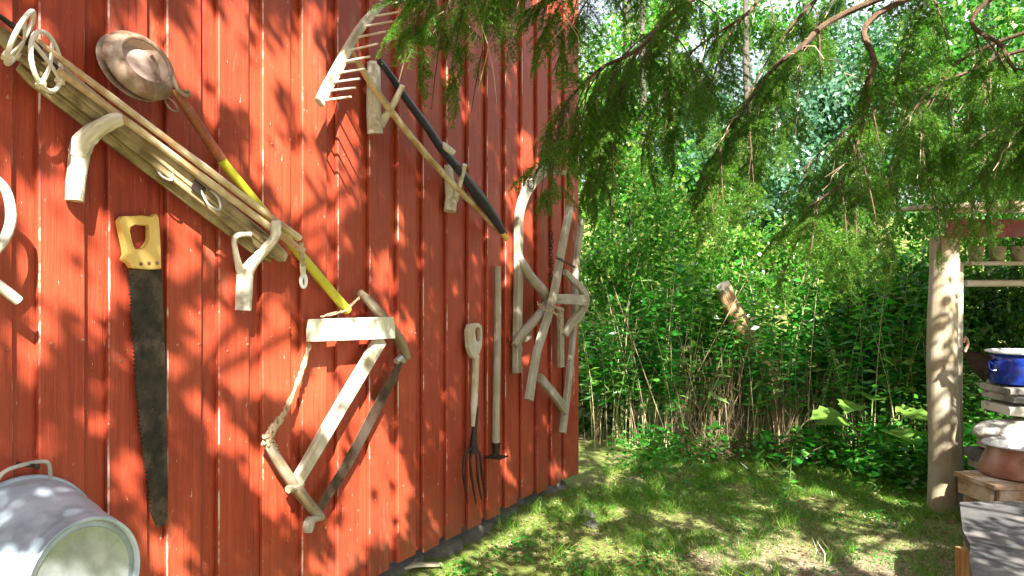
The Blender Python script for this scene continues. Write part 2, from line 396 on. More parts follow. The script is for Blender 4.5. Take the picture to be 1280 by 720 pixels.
# ---- the red barn
WB = .20; WT = 4.3; SL = -9.2; PER = .2216
barn = Thing('barn', 'red painted wooden barn with vertical board cladding and old tools hung on it', 'barn', O.copy())
def vboard(s0, s1, p0, p1, z0, z1, name, edge):
    mb = MB(); nz = 10; pts = []; 
    ww = []
    tw = (random.random()-.5)*.004
    for i in range(nz+1):
        z = z0+(z1-z0)*i/nz; pts.append(wc((s0+s1)/2+tw*math.sin(i*1.3), z, (p0+p1)/2+(random.random()-.5)*.0015)); ww.append(s1-s0+(random.random()-.5)*.002)
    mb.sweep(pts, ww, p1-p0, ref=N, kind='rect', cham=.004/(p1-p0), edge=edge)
    return barn.part(name, mb, M['red'])
s = -.075; k = 0
while s > SL:
    jz = (random.random()-.5)*.025
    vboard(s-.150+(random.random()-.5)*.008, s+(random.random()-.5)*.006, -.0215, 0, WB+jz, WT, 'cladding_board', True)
    vboard(s-.150-.105, s-.150+.028, -.046, -.0235, WB+.012+jz*.5, WT, 'recessed_board', False)
    s -= PER; k += 1
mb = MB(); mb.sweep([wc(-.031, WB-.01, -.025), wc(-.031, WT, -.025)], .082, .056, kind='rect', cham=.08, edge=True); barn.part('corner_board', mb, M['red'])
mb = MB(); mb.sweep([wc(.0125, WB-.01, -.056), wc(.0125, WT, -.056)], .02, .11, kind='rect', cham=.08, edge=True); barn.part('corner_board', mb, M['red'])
for i in range(12):                                   # gable wall turning away from the camera
    mb = MB(); mb.sweep([wc(-.012, WB, -.21-.2*i), wc(-.012, WT, -.21-.2*i)], .02, .196, kind='rect', cham=.08); barn.part('cladding_board', mb, M['red'])
mb = MB(); c = wc(SL/2, WT/2+.15, -.10); mb.box(c, D, Z, N, -SL/2-.02, WT/2-.05, .05); barn.part('wall_core', mb, M['darkstone'])
for i in range(26):                                   # foundation stones, set back under the cladding
    mb = MB(); s0 = -.2-.36*i; r = .5
    mb.sweep([wc(s0-.17, .03, -.16), wc(s0-.1, .04, -.13+random.random()*.03), wc(s0+.1, .04, -.13+random.random()*.03), wc(s0+.165, .03, -.16)],
             [.2, .25, .25, .2], [.1, .16, .16, .1], jit=.25, seg=8); barn.part('foundation_stone', mb, M['darkstone'])
mb = MB(); mb.box(wc(SL/2, WT+.12, -1.1), D, N, Z, -SL/2+.2, 1.35, .05); barn.part('roof', mb, M['brownwood'])
# nail heads and knots
mb = MB()
for i in range(19):
    sc = -.075-PER*i-.06
    for z in (.55, 1.35, 2.15, 2.9):
        for q in (-.05, .05): mb.lathe(wc(sc+q+random.uniform(-.008, .008), z+random.uniform(-.04, .04), -.001), N, [(.0065, 0), (.005, .003), (0, .0035)], 7)
tag(barn.part('nail_heads', mb, M['rustpaint']), kind='stuff')

# ============================================================ THINGS ON THE WALL
def px2m(px, d): return px*d/1000.
def wsweep(mb, pl, wpx, p, h=None, kind='round', smoothpath=0, seg=10, jit=0., cham=.15):
    """pl: list of (px,py), p scalar or list, wpx px widths, h thickness off the wall in m"""
    n = len(pl); p = [p]*n if np.isscalar(p) else p; wpx = [wpx]*n if np.isscalar(wpx) else wpx
    P = [wp(x, y, q) for (x, y), q in zip(pl, p)]; W = [a*q[1]/1000. for a, q in zip(wpx, P)]
    H = W if h is None else h
    mb.sweep(P, W, H, ref=N, kind=kind, smoothpath=smoothpath, seg=seg, jit=jit, cham=cham); return mb

# -- forked branch hooks
def hook(label, base_px, parts, g='forked branch hooks nailed to the wall'):
    t = Thing('branch_hook', label, 'hook', wp(*base_px, 0), g)
    for nm, pl, w_, p, kw in parts:
        t.part(nm, wsweep(MB(), pl, w_, p, **kw), M['white'], smooth=True)
    return t
hook('bleached forked branch hook holding the upper end of the skis, above the yellow handled saw', (92, 250), [
    ('stem', [(93, 251), (95, 228), (98, 205), (101, 186)], [22, 23, 24, 25], [.028]*4, dict(jit=.12, seg=12)),
    ('arm', [(98, 192), (104, 178), (114, 167), (128, 158), (142, 151), (153, 149)], [25, 27, 24, 20, 19, 15], [.03, .055, .09, .13, .16, .175], dict(jit=.16, smoothpath=2, seg=12)),
    ('twig_stub', [(112, 170), (117, 175), (120, 177)], [12, 10, 7], [.08, .10, .11], dict(jit=.1))])
hook('bleached forked branch hook with two prongs holding the lower end of the skis', (304, 388), [
    ('stem', [(304, 388), (305, 368), (306, 350), (306, 336)], [20, 21, 21, 22], .03, dict(jit=.08, seg=12)),
    ('arm', [(307, 342), (316, 328), (328, 315), (340, 302), (345, 290), (345, 277)], [20, 15, 13, 12, 13, 12], [.03, .06, .09, .13, .15, .16], dict(jit=.12, smoothpath=2)),
    ('prong', [(300, 338), (296, 322), (293, 306), (294, 296), (302, 293), (314, 293)], [11, 8, 7, 8, 7, 6], [.03, .05, .07, .09, .10, .115], dict(jit=.1, smoothpath=2))])
hook('pale forked branch hook under the rake handle, just below the rake head', (467, 168), [
    ('stem', [(469, 167), (467, 140), (467, 110), (467, 78)], [20, 19, 18, 16], .03, dict(jit=.08, seg=12)),
    ('arm', [(475, 155), (484, 143), (493, 128), (503, 107)], [14, 10, 8, 7], [.04, .08, .13, .19], dict(jit=.1))])
hook('small pale forked branch hook under the lower end of the dark blue pole', (562, 263), [
    ('stem', [(562, 264), (564, 247), (562, 228), (560, 206)], [16, 15, 13, 10], .03, dict(jit=.08, seg=12)),
    ('arm', [(567, 250), (572, 238), (577, 222), (581, 206)], [12, 8, 7, 6.5], [.04, .08, .12, .16], dict(jit=.1))])

# -- skis
def ski(label, a, b, wa, p, mat, bind):
    t = Thing('wooden_ski', label, 'ski', wp(*a, p), 'old wooden skis lying on the branch hooks')
    pl = [(a[0]+(b[0]-a[0])*q, a[1]+(b[1]-a[1])*q) for q in (0, .06, .3, .6, .95, 1.)]
    t.part('board', wsweep(MB(), pl, [wa*.55, wa, wa, wa*.98, wa*.92, wa*.6], p, h=.014, kind='rect', cham=.2), mat)
    if bind: mb = MB(); wsweep(mb, pl[1:5], wa*.2, p+.010, h=.006, kind='rect', cham=.3); t.part('ridge', mb, mat)
    if bind:
        x, y = bind
        mb = MB(); wsweep(mb, [(x-14, y-14), (x-4, y+4), (x+10, y+10), (x+8, y-4), (x-2, y-14)], 3.0, [p+.015, p+.03, p+.04, p+.03, p+.015], smoothpath=5, seg=6)
        t.part('binding_wire', mb, M['greyiron'], smooth=True)
        mb = MB(); wsweep(mb, [(x-24, y-22), (x-10, y-11)], 14, p+.016, h=.004, kind='rect'); t.part('foot_plate', mb, M['iron'])
    return t
ski('olive brown wooden ski, the broad front one of the bundle with a wire binding', (-8, 36), (352, 321), 25, .088, M['ski'], (265, 252))
ski('brown wooden ski lowest in the bundle, its edge showing under the broad ski', (24, 82), (339, 322), 24, .058, M['ski'], (205, 215))
ski('bleached narrow wooden ski with a white rounded end, behind the broad ski', (40, 62), (357, 322), 19, .073, M['pale'], None)

# -- ski poles
def ring_pts(c, ax, r, squash=1., n=28, off=0):
    ax = np.array(ax, float); ax /= np.linalg.norm(ax); u = np.cross(ax, Z); u /= np.linalg.norm(u); v = np.cross(ax, u)
    return [c+(u*math.cos(2*PI*k/n+off)*squash+v*math.sin(2*PI*k/n+off))*r for k in range(n+1)]
def ski_pole(label, a, b, w_, p, cpx, cp, r, axis_mix, tip):
    t = Thing('ski_pole', label, 'ski pole', wp(*a, p), 'cane ski poles lying on the skis')
    n = 9; pl = [(a[0]+(b[0]-a[0])*i/n, a[1]+(b[1]-a[1])*i/n) for i in range(n+1)]
    t.part('shaft', wsweep(MB(), pl, [w_*(1+.12*(i % 3 == 0)) for i in range(n+1)], p, smoothpath=2, seg=8, jit=.04), M['bamboo'], smooth=True)
    mb = MB(); wsweep(mb, tip, [3, 7, 9, 9], p+.004, seg=8); t.part('tip', mb, M['iron'], smooth=True)
    cc = wp(*cpx, cp); dr = wp(*b, p)-wp(*a, p); dr /= np.linalg.norm(dr); ax = dr+N*axis_mix[0]+Z*axis_mix[1]
    rp = ring_pts(cc, ax, r); mb = MB(); mb.sweep(rp, .0135, .0135, ref=ax, seg=8); bk = t.part('basket', mb, M['ring'], smooth=True)
    for q in (0, 1):
        mb = MB(); A = rp[5+7*q]; B = rp[19+7*q if 19+7*q < 28 else 26]
        sg = [A+(B-A)*u+dr*.012*math.sin(u*PI) for u in np.linspace(0, 1, 7)]
        mb.sweep(sg, .013, .005, ref=ax, kind='rect'); mb.sweep([A-ax*.0+(A-cc)*.08, A-(A-cc)*.14], .02, .022, ref=ax, kind='rect')
        t.part('basket_strap', mb, M['leather'], bk)
    return t
ski_pole('upper cane ski pole of the bundle, its bent wood basket at the top left corner', (20, 32), (374, 298), 8.5, .128, (25, 47), .15, .078, (.62, -.05), [(-10, 12), (6, 25), (28, 42), (50, 62)])
ski_pole('lower cane ski pole of the bundle, its basket second from the corner', (55, 75), (378, 314), 9, .118, (58, 77), .14, .080, (1.5, .5), [(30, 52), (40, 60), (54, 72), (70, 86)])
# hanging strap of the poles
t = Thing('pole_strap', 'leather wrist strap hanging from the ends of the ski poles', 'strap', wp(378, 312, .1))
mb = MB(); wsweep(mb, [(377, 303), (377, 318), (380, 332)], [7, 8, 7], [.13, .125, .115], h=.005, kind='rect'); t.part('upper_band', mb, M['rope'])
mb = MB(); wsweep(mb, [(379, 318), (378, 332), (379, 343)], [8, 9, 9], [.115, .11, .105], h=.005, kind='rect'); t.part('band', mb, M['leather'])
mb = MB(); o_ = [wp(380+4.8*math.cos(a), 351+10*math.sin(a), .10) for a in np.linspace(0, 2*PI, 15)[:-1]]; i_ = [wp(380+1.6*math.cos(a), 352+5*math.sin(a), .10) for a in np.linspace(0, 2*PI, 15)[:-1]]
mb.frame(o_, i_, -N*.006); t.part('end_loop', mb, M['enamelwhite'])

# -- yellow pole with tin bowl
t = Thing('long_handled_scoop', 'long yellow and rusty red pole with a round rusty tin bowl at its top', 'scoop', wp(330, 265, .05))
t.part('handle', wsweep(MB(), [(274, 197), (310, 241), (350, 289), (392, 338), (434, 388)], [12, 12, 12, 12, 12], [.10, .075, .06, .05, .045], seg=12), M['yellow'], smooth=True)
t.part('pipe', wsweep(MB(), [(218, 112), (236, 139), (256, 169), (276, 199)], [10, 12.5, 13, 13.5], [.11, .108, .104, .10], seg=12, jit=.05), M['rustpaint'], smooth=True)
ax = N*1.0+Z*.42+D*-.05; ax /= np.linalg.norm(ax); bc = wp(180, 78, .085)
mb = MB(); mb.lathe(bc, ax, [(.119, -.024), (.124, -.021), (.123, -.016), (.108, .002), (.094, .013), (.083, .017), (.078, .014), (.080, .0), (.078, -.02)], 44); t.part('bowl_brim', mb, M['rust'], smooth=True)
mb = MB(); mb.lathe(bc-ax*.02+N*-.004-D*.012, ax, [(.0, -.022), (.118, -.02), (.122, -.017), (.118, -.014), (.0, -.016)], 40); t.part('back_plate', mb, M['rust'], smooth=True)
mb = MB(); mb.lathe(bc, ax, [(.0001, -.016), (.045, -.017), (.068, -.016), (.078, -.004), (.0795, .015)], 40); t.part('bowl_lining', mb, M['tinner'], smooth=True)
mb = MB(); wsweep(mb, [(189, 70), (196, 80), (193, 90), (203, 103)], [5, 4, 5, 4], [.10, .115, .11, .11], seg=6, jit=.3); t.part('torn_flap', mb, M['rust'])
mb = MB(); wsweep(mb, [(217, 95), (222, 112), (233, 120), (236, 115), (230, 114)], [5, 5, 5, 4, 4], .13, seg=8, smoothpath=3); t.part('bracket', mb, M['rust'], smooth=True)
mb = MB(); o_ = [wp(214+7*math.cos(a)+3*math.sin(a), 131+3*math.cos(a)+8*math.sin(a), .10) for a in np.linspace(0, 2*PI, 13)[:-1]]; mb.sweep(o_+[o_[0]], .006, ref=N, seg=6); t.part('bracket_loop', mb, M['rust'], smooth=True)

# -- hand saw
t = Thing('hand_saw', 'big rusty hand saw with a yellow wooden handle hanging blade down', 'saw', wp(182, 335, .01))
L_ = [(163, 337), (164.5, 365), (167, 400), (169.5, 440), (172, 480), (175.5, 520), (180, 560), (186, 600), (191, 640)]
teeth = []
def lerp_poly(P, u):
    u = u*(len(P)-1); i = min(int(u), len(P)-2); f = u-i; return (P[i][0]+(P[i+1][0]-P[i][0])*f, P[i][1]+(P[i+1][1]-P[i][1])*f)
for i in range(62):
    a = lerp_poly(L_, i/62); b = lerp_poly(L_, (i+.7)/62)
    dpt = 3.2+1.6*random.random(); teeth += [a, (b[0]-dpt, b[1]-1.5)]
outl = teeth+[(193, 652), (197, 659), (204, 658), (209.5, 650), (210, 600), (208.5, 520), (206.5, 440), (204, 380), (202, 337)]
mb = MB(); mb.wplate(outl, .018, .0205); t.part('blade', mb, M['darksteel'])
ho = [(150, 276), (154, 270), (165, 270), (178, 269), (190, 271), (196, 267), (199, 272), (200, 285), (201, 305), (202, 336), (190, 337), (176, 336), (166, 335), (163, 330), (155, 325), (158, 318), (157, 308), (153, 292)]
hi = [(163, 289), (164, 284), (170, 281), (176, 281), (181, 282), (186, 281), (188, 284), (188, 290), (188, 297), (187, 302), (184, 306), (180, 310), (175, 312), (170, 311), (168, 308), (166, 303), (165, 298), (164, 293)]
fo = [wp(x, y, .040) for x, y in ho]; fi = [wp(x, y, .040) for x, y in hi]
mb = MB(); mb.frame(fo, fi, -N*.026); h = t.part('handle', mb, M['handle'])
bv = h.modifiers.new('bev', 'BEVEL'); bv.width = .005; bv.segments = 3; bv.limit_method = 'ANGLE'
for (x, y) in ((176, 330), (186, 329), (196, 329)):
    mb = MB(); mb.lathe(wp(x, y, .040), N, [(.0065, -.002), (.006, .002), (0, .003)], 10); t.part('rivet', mb, M['rust'])

# -- bow saw
t = Thing('bow_saw', 'old wooden bow saw with a cream board and a twisted rope, hanging from the wall', 'bow saw', wp(430, 500, .02))
mb = MB(); mb.wplate([(389, 399), (440, 397.5), (492, 396), (494, 410), (494, 423), (440, 425), (387, 427), (387, 413)], .075, .092)
h = t.part('top_board', mb, M['board']); 
t.part('upper_arm', wsweep(MB(), [(450, 366), (459, 374), (474, 392), (490, 412), (503, 432), (509, 448)], [9, 11, 13, 14, 13, 10], .055, smoothpath=2, jit=.14), M['brownold'], smooth=True)
t.part('lower_arm', wsweep(MB(), [(334, 553), (341, 565), (355, 588), (372, 612), (388, 632), (402, 647)], [11, 13, 14.5, 15, 14, 10], .055, smoothpath=2, jit=.12), M['brownold'], smooth=True)
t.part('stretcher', wsweep(MB(), [(476, 424), (440, 484), (404, 545), (370, 604)], [20, 20, 20, 18], .055, h=.032, kind='rect', cham=.2), M['pale'])
mb = MB(); bl = [(500, 452), (492, 472), (480, 493), (461, 529), (446, 558), (431, 585), (415, 611), (400, 636)]
wsweep(mb, bl, [11, 14, 17, 18, 18, 18, 16, 12], .05, h=.0022, kind='rect', smoothpath=2)
b_ = t.part('blade', mb, M['bladesteel'])
mb = MB()
for i in range(58):                                   # saw teeth on the lower edge
    a = lerp_poly(bl, i/58); b = lerp_poly(bl, (i+1)/58); A = wp(*a, .05); B = wp(*b, .05); tt = (B-A)/np.linalg.norm(B-A)
    pr = np.cross(tt, N); pr = pr if pr[2] < 0 else -pr; wd = 8.2*A[1]/1000*min(1, .6+.4*math.sin(PI*i/58)); A = A+pr*wd; B = B+pr*wd
    Ct = (A+B)/2+pr*.007; mb.plate([A-pr*.003, B-pr*.003, Ct], [A-pr*.003-N*.002, B-pr*.003-N*.002, Ct-N*.002])
t.part('blade_teeth', mb, M['bladesteel'], b_)
mb = MB()
def twist(mb, pl, p, turns, r, wpx, strands=2, ph0=0):
    P = [wp(x, y, p) for x, y in pl]; 
    for sidx in range(strands):
        out = []
        for i in range(60):
            u = i/59*(len(P)-1); k_ = min(int(u), len(P)-2); q = P[k_]+(P[k_+1]-P[k_])*(u-k_)
            tt = P[k_+1]-P[k_]; tt /= np.linalg.norm(tt); a = np.cross(tt, N); ph = turns*2*PI*(i/59+.05*math.sin(i*.3))+sidx*2*PI/strands+ph0
            out.append(q+(a*math.cos(ph)+N*math.sin(ph))*r)
        mb.sweep(out, wpx, seg=6)
twist(mb, [(387, 430), (380, 455), (369, 485), (356, 515), (348, 528)], .06, 4, .0055, .0125)
t.part('tension_rope', mb, M['rope'], smooth=True)
mb = MB(); twist(mb, [(350, 524), (342, 534), (336, 546), (332, 556)], .06, 3, .012, .012, 4); twist(mb, [(330, 545), (340, 552), (345, 560)], .066, 2, .007, .009, 3)
t.part('rope_knot', mb, M['rope'], smooth=True)
mb = MB(); twist(mb, [(449, 372), (440, 380), (432, 388), (402, 396)], .06, 4, .004, .006); t.part('top_cord', mb, M['rope'], smooth=True)
mb = MB(); wsweep(mb, [(389, 647), (386, 656), (385, 665)], [10, 16, 12], .055, seg=10, smoothpath=2); wsweep(mb, [(386, 652), (398, 646)], 10, .055); t.part('peg', mb, M['grey'], smooth=True)
mb = MB(); wsweep(mb, [(495, 452), (500, 447), (505, 452)], [8, 9, 6], .055, seg=8); t.part('blade_pin', mb, M['greyiron'], smooth=True)
mb = MB(); wsweep(mb, [(360, 612), (368, 608), (378, 606)], [10, 13, 8], .06, jit=.2); t.part('stretcher_foot', mb, M['grey'], smooth=True)

# -- hay rake
t = Thing('hay_rake', 'bleached wooden hay rake with long teeth, hanging head up on the wall', 'rake', wp(467, 110, .1))
hl = [(399, 129), (409, 109), (422, 86), (438, 55), (455, 29), (476, 7)]
t.part('head', wsweep(MB(), hl, [14, 15, 15, 12, 11, 8], .115, h=.024, kind='rect', smoothpath=2, cham=.2), M['pale'])
for k_ in range(10):
    u = [.02, .14, .24, .34, .45, .54, .65, .76, .86, .99][k_]; a = lerp_poly(hl, u); A = wp(a[0]+2, a[1]-1, .11); ln = .145+.02*random.random()
    mb = MB(); mb.sweep([A, A+N*ln+Z*(random.random()-.5)*.012+D*(random.random()-.5)*.012], [.011, .009], ref=Z, seg=7); t.part('tooth', mb, M['white'], smooth=True)
t.part('handle', wsweep(MB(), [(447, 77), (463, 103), (500, 154), (535, 196), (567, 231), (600, 264), (629, 294)], [8, 9, 9, 8.5, 8, 7.5, 7], [.11, .105, .10, .095, .09, .08, .07], smoothpath=2, jit=.05), M['bamboo'], smooth=True)
for e in ((438, 58), (427, 79)):
    mb = MB(); wsweep(mb, [e, (445, 76), (463, 103)], [5, 5.5, 6], [.118, .112, .107]); t.part('handle_fork', mb, M['bamboo'], smooth=True)

# -- dark pole
t = Thing('scythe_shaft', 'dark blue-black lacquered shaft with a short side grip and a yellow tip', 'shaft', wp(560, 190, .1))
t.part('shaft', wsweep(MB(), [(474, 76), (490, 97), (511, 128), (535, 160), (552, 186), (568, 205), (584, 226), (600, 248), (616, 270), (630, 292)], [8, 9, 10, 10.5, 11, 11, 13, 16, 12, 9], [.12]*10, smoothpath=2), M['navy'], smooth=True)
mb = MB(); wsweep(mb, [(628, 290), (634, 299)], [9, 7], .12, seg=10); t.part('tip', mb, M['handle'], smooth=True)
mb = MB(); wsweep(mb, [(553, 180), (560, 186), (568, 192)], [7, 9, 7], [.13, .16, .185], smoothpath=2); t.part('side_grip', mb, M['white'], smooth=True)

# -- digging fork
t = Thing('hay_fork', 'small four-tined fork with a grey wooden slotted grip hanging tines down', 'fork', wp(594, 500, .02))
go = [(585, 412), (587, 406), (592, 404), (598, 404), (602, 407), (603, 414), (603, 424), (602, 434), (599, 443), (596, 448), (592, 448), (589, 443), (586, 434), (585, 423)]
gi = [(594, 414), (595, 410), (597, 408.5), (599, 409), (600.5, 411), (601, 415), (601, 420), (600.5, 424), (599, 427), (597.5, 428), (596, 427), (595, 424), (594.3, 420), (594, 417)]
mb = MB(); mb.frame([wp(x, y, .045) for x, y in go], [wp(x, y, .045) for x, y in gi], -N*.022); t.part('grip', mb, M['pale'])
t.part('shaft', wsweep(MB(), [(595, 444), (594, 475), (592.5, 505), (591, 533)], [9, 9, 9, 5], .034, seg=10), M['pale'], smooth=True)
mb = MB(); wsweep(mb, [(597, 508), (594, 530), (592, 550), (592, 566)], [3, 6, 9, 12], .036, seg=8); t.part('socket', mb, M['iron'], smooth=True)
for tn in ([(590, 560), (582, 566), (579, 582), (580, 602), (585, 629)], [(590, 562), (588, 575), (590, 600), (595, 630)], [(594, 562), (596, 573), (597.5, 600), (602, 625)], [(594, 560), (600, 568), (602, 592), (607, 622)]):
    mb = MB(); wsweep(mb, tn, [4.2]+[3.4]*(len(tn)-2)+[1.4], [.04]+[.06]*(len(tn)-2)+[.04], smoothpath=4, seg=7); t.part('tine', mb, M['iron'], smooth=True)

# -- long stick with iron plate
t = Thing('ice_chisel', 'long grey wooden pole with a flat iron foot, hanging beside the fork', 'pole', wp(620, 450, .03))
t.part('shaft', wsweep(MB(), [(622, 333), (622, 400), (621, 470), (620, 530), (620, 556)], [8, 9, 9.5, 10, 10], .035, jit=.05), M['grey'], smooth=True)
mb = MB(); wsweep(mb, [(620, 553), (620, 570)], [11, 8], .035); t.part('ferrule', mb, M['iron'], smooth=True)
mb = MB(); c = wp(620, 571, .05); mb.box(c, N, D, Z, .055, .05, .003); t.part('foot_plate', mb, M['iron'])

# -- wooden harness frames
t = Thing('bentwood_hame', 'curved grey timber with a crooked branch and small iron ring, left of the tied frame', 'yoke', wp(650, 330, .03))
t.part('curved_beam', wsweep(MB(), [(694, 196), (683, 208), (670, 222), (657, 241), (649, 268), (648, 300), (648, 345), (647, 400), (646, 466)], [13, 16, 15, 14, 13, 13, 13, 13, 13], [.06, .06, .05, .045, .04, .04, .04, .04, .04], kind='rect', h=.04, smoothpath=3), M['grey'], smooth=True)
t.part('crooked_branch', wsweep(MB(), [(650, 322), (658, 338), (668, 352), (679, 364), (684, 377), (676, 392), (662, 407), (650, 420), (643, 432)], [9, 12, 13, 13, 12, 13, 12, 11, 9], [.06, .075, .085, .09, .09, .09, .08, .07, .06], smoothpath=2, jit=.06), M['grey'], smooth=True)
t.part('split_end', wsweep(MB(), [(668, 219), (676, 208), (686, 194)], [6, 8, 3], [.07, .075, .08]), M['white'], smooth=True)
mb = MB(); A = wp(686, 215, .05); mb.sweep([A, A+N*.15-Z*.02], [.042, .034], [.036, .03], ref=Z, kind='rect'); t.part('peg', mb, M['grey'])
mb = MB(); rr = [wp(664+4*math.cos(a), 229+7*math.sin(a), .075) for a in np.linspace(0, 2*PI, 15)]; mb.sweep(rr, .008, ref=N, seg=6); t.part('iron_ring', mb, M['iron'], smooth=True)
mb = MB(); wsweep(mb, [(656, 424), (661, 421), (662, 414)], [8, 9, 5], .07); t.part('knob', mb, M['grey'], smooth=True)

t = Thing('sledge_frame', 'silver grey wooden frame of crossed bars tied with rope, right piece of the frame cluster', 'frame', wp(700, 400, .05))
def bar(nm, pl, w_, p, h, kind='rect', sp=0): return t.part(nm, wsweep(MB(), pl, w_, p, h=h, kind=kind, smoothpath=sp, jit=.05, cham=.18), M['grey'], smooth=sp > 0)
bar('diagonal_bar', [(713, 258), (706, 290), (698, 335), (692, 368), (683, 402), (671, 440), (661, 500)], [12, 13, 13, 13, 13, 13, 15], .15, .035, sp=2)
bar('cross_bar', [(690, 374), (712, 374), (732, 376)], [12, 13, 14], [.13, .16, .19], .03)
bar('bent_bar', [(706, 340), (716, 350), (727, 361), (733, 375), (726, 391), (714, 404), (706, 419)], [8, 9, 11, 12, 13, 14, 12], [.10, .12, .16, .18, .15, .11, .08], .03, 'rect', 3)
bar('short_bar', [(700, 384), (701, 420), (701, 459)], [12, 12, 12], .06, .03)
bar('rear_bar', [(727, 275), (722, 310), (719, 350), (718, 400), (713, 450), (709, 490), (703, 541)], [9, 9, 9, 9, 9, 10, 11], .06, .04, sp=2)
bar('brace', [(675, 472), (690, 490), (707, 512)], [11, 12, 13], [.14, .11, .08], .03)
mb = MB(); twist(mb, [(672, 379), (682, 387), (692, 390), (700, 396), (700, 412)], .178, 3, .008, .009, 2); twist(mb, [(684, 376), (694, 383), (704, 388)], .185, 3, .007, .008, 2); t.part('rope_lashing', mb, M['rope'], smooth=True)
mb = MB()
for i in range(14):
    y = 292+i*4.4; c = wp(689+.6*math.sin(i), y, .05); q = [c+(D if i % 2 else N)*.012*math.cos(a)+Z*.016*math.sin(a) for a in np.linspace(0, 2*PI, 9)]; mb.sweep(q, .006, ref=(N if i % 2 else D), seg=5)
single('iron_chain', mb, M['iron'], 'black iron chain hanging behind the grey wooden frame', 'chain', wp(689, 292, .05), True)
mb = MB(); twist(mb, [(696, 322), (704, 326), (712, 330), (720, 335)], .17, 2, .006, .007, 2); t.part('wire_tie', mb, M['iron'], smooth=True)

# -- bentwood hoop at the left edge
t = Thing('bentwood_bow', 'bleached curved wooden bow cut by the left edge of the photo', 'bow', wp(0, 300, .06))
t.part('hoop', wsweep(MB(), [(-60, 205), (-35, 207), (-8, 222), (8, 240), (14, 268), (9, 292), (-6, 314), (-30, 332)], [11, 12, 12, 12, 13, 13, 12, 11], .09, smoothpath=3, jit=.06), M['white'], smooth=True)
t.part('crosspiece', wsweep(MB(), [(-60, 318), (-30, 336), (0, 358), (23, 376)], [11, 12, 14, 13], .07, jit=.05), M['white'], smooth=True)

# -- zinc tub hung mouth to the wall
bcen = dp(112, 727, 2.13); mouth = bcen-N*.32
t = Thing('zinc_tub', 'galvanised zinc tub hung on the wall with its ribbed base outward', 'tub', mouth)
def oval(prof, mb, seg=56, sc=1.0):
    prof = [(r*(1-.06*sstep(.05, .25, h)), h*.94) for r, h in prof]; mb.lathe(mouth, N, prof, seg); return mb
mb = MB(); oval([(.243, .006), (.247, .012), (.245, .02), (.238, .024), (.232, .05), (.222, .10), (.214, .14), (.2145, .146), (.2125, .152), (.2, .21), (.188, .27), (.1835, .285), (.1845, .29), (.183, .295), (.1765, .314), (.177, .3235), (.173, .327), (.168, .325), (.1655, .312)], mb)
t.part('body', mb, M['zinc'], smooth=True)
mb = MB(); oval([(.1665, .314), (.1655, .308), (.150, .3085), (.147, .3105), (.144, .3090), (.10, .3095), (.05, .3088), (.001, .309)], mb); t.part('base', mb, M['zincbase'], smooth=True)
mb = MB(); u_ = -D; hp = [mouth+Z*.236+D*-.085+N*.03, mouth+Z*.275+D*-.07+N*.05, mouth+Z*.288+D*-.03+N*.06, mouth+Z*.288+D*.03+N*.06, mouth+Z*.275+D*.055+N*.055, mouth+Z*.232+D*.07+N*.04]
mb.sweep(hp, .012, ref=N, smoothpath=4, seg=8); t.part('handle', mb, M['greyiron'], smooth=True)
mb = MB(); mb.lathe(mouth+Z*.282+N*.0, N, [(.006, -.0), (.006, .09), (.009, .092), (0, .094)], 8); single('wall_nail', mb, M['iron'], 'iron nail holding up the handle of the zinc tub', 'nail', mouth+Z*.282, True)

# ============================================================ THE SHELTER AT THE RIGHT
def dsweep(mb, pl, w_, h, ref=Z, **kw): mb.sweep(pl, w_, h, ref=ref, **kw); return mb
px0 = dp(1182, 637, 5.6)
sh = Thing('open_shelter', 'open wooden shelter on a thick log post with a red fascia board', 'shelter', (3.04, 5.6, 0))
mb = MB(); 
mb.sweep([(3.02+.01*math.sin(i), 5.6, -.05+i*.245) for i in range(9)], [.215, .21, .207, .203, .2, .197, .194, .192, .19], ref=(0, -1, 0), seg=14, jit=.035, smoothpath=1); sh.part('post', mb, M['log'], smooth=True)
mb = MB()
for (x_, z_) in ((3.0, 1.22), (3.03, .93), (3.0, .80), (2.99, .62), (3.05, 1.5)): mb.lathe((x_+.02, 5.505, z_), (0, -1, 0), [(.016, -.012), (.013, -.0), (.006, .003), (0, .002)], 10)
sh.part('knots', mb, M['brownwood'], kind='stuff')
mb = MB(); mb.sweep([(3.155, 5.66, -.03), (3.15, 5.66, .8), (3.16, 5.66, 1.72)], [.06, .055, .05], .05, ref=(0, -1, 0), kind='rect'); sh.part('side_slat', mb, M['grey'])
for (x, y) in ((5.2, 5.6), (3.95, 7.3), (5.4, 7.3)):
    mb = MB(); mb.sweep([(x, y, -.05), (x, y, 1.9)], [.2, .18], ref=(0, -1, 0), seg=12, jit=.04); sh.part('post', mb, M['log'], smooth=True)
mb = MB(); mb.sweep([(2.98, 5.50, 1.96), (5.5, 5.50, 1.96)], .125, .03, ref=(0, -1, 0), kind='rect'); sh.part('fascia_board', mb, M['oldred'])
for i in range(9):
    x = 2.86+i*.31; mb = MB(); mb.sweep([(x, 5.18, 2.085+.01*(i % 2)), (x+.95, 7.7, 2.3+.01*(i % 2))], .30, .03, ref=Z, kind='rect'); sh.part('roof_plank', mb, M['brownwood'])
mb = MB(); mb.sweep([(2.8, 5.26, 2.07), (5.6, 5.26, 2.07)], .05, .06, ref=(0, -1, 0), kind='rect'); sh.part('eave_lath', mb, M['brownwood'])
mb = MB(); mb.sweep([(3.42, 6.05, 1.735), (5.2, 6.05, 1.735)], .16, .028, ref=Z, kind='rect'); sh.part('shelf', mb, M['pale'])
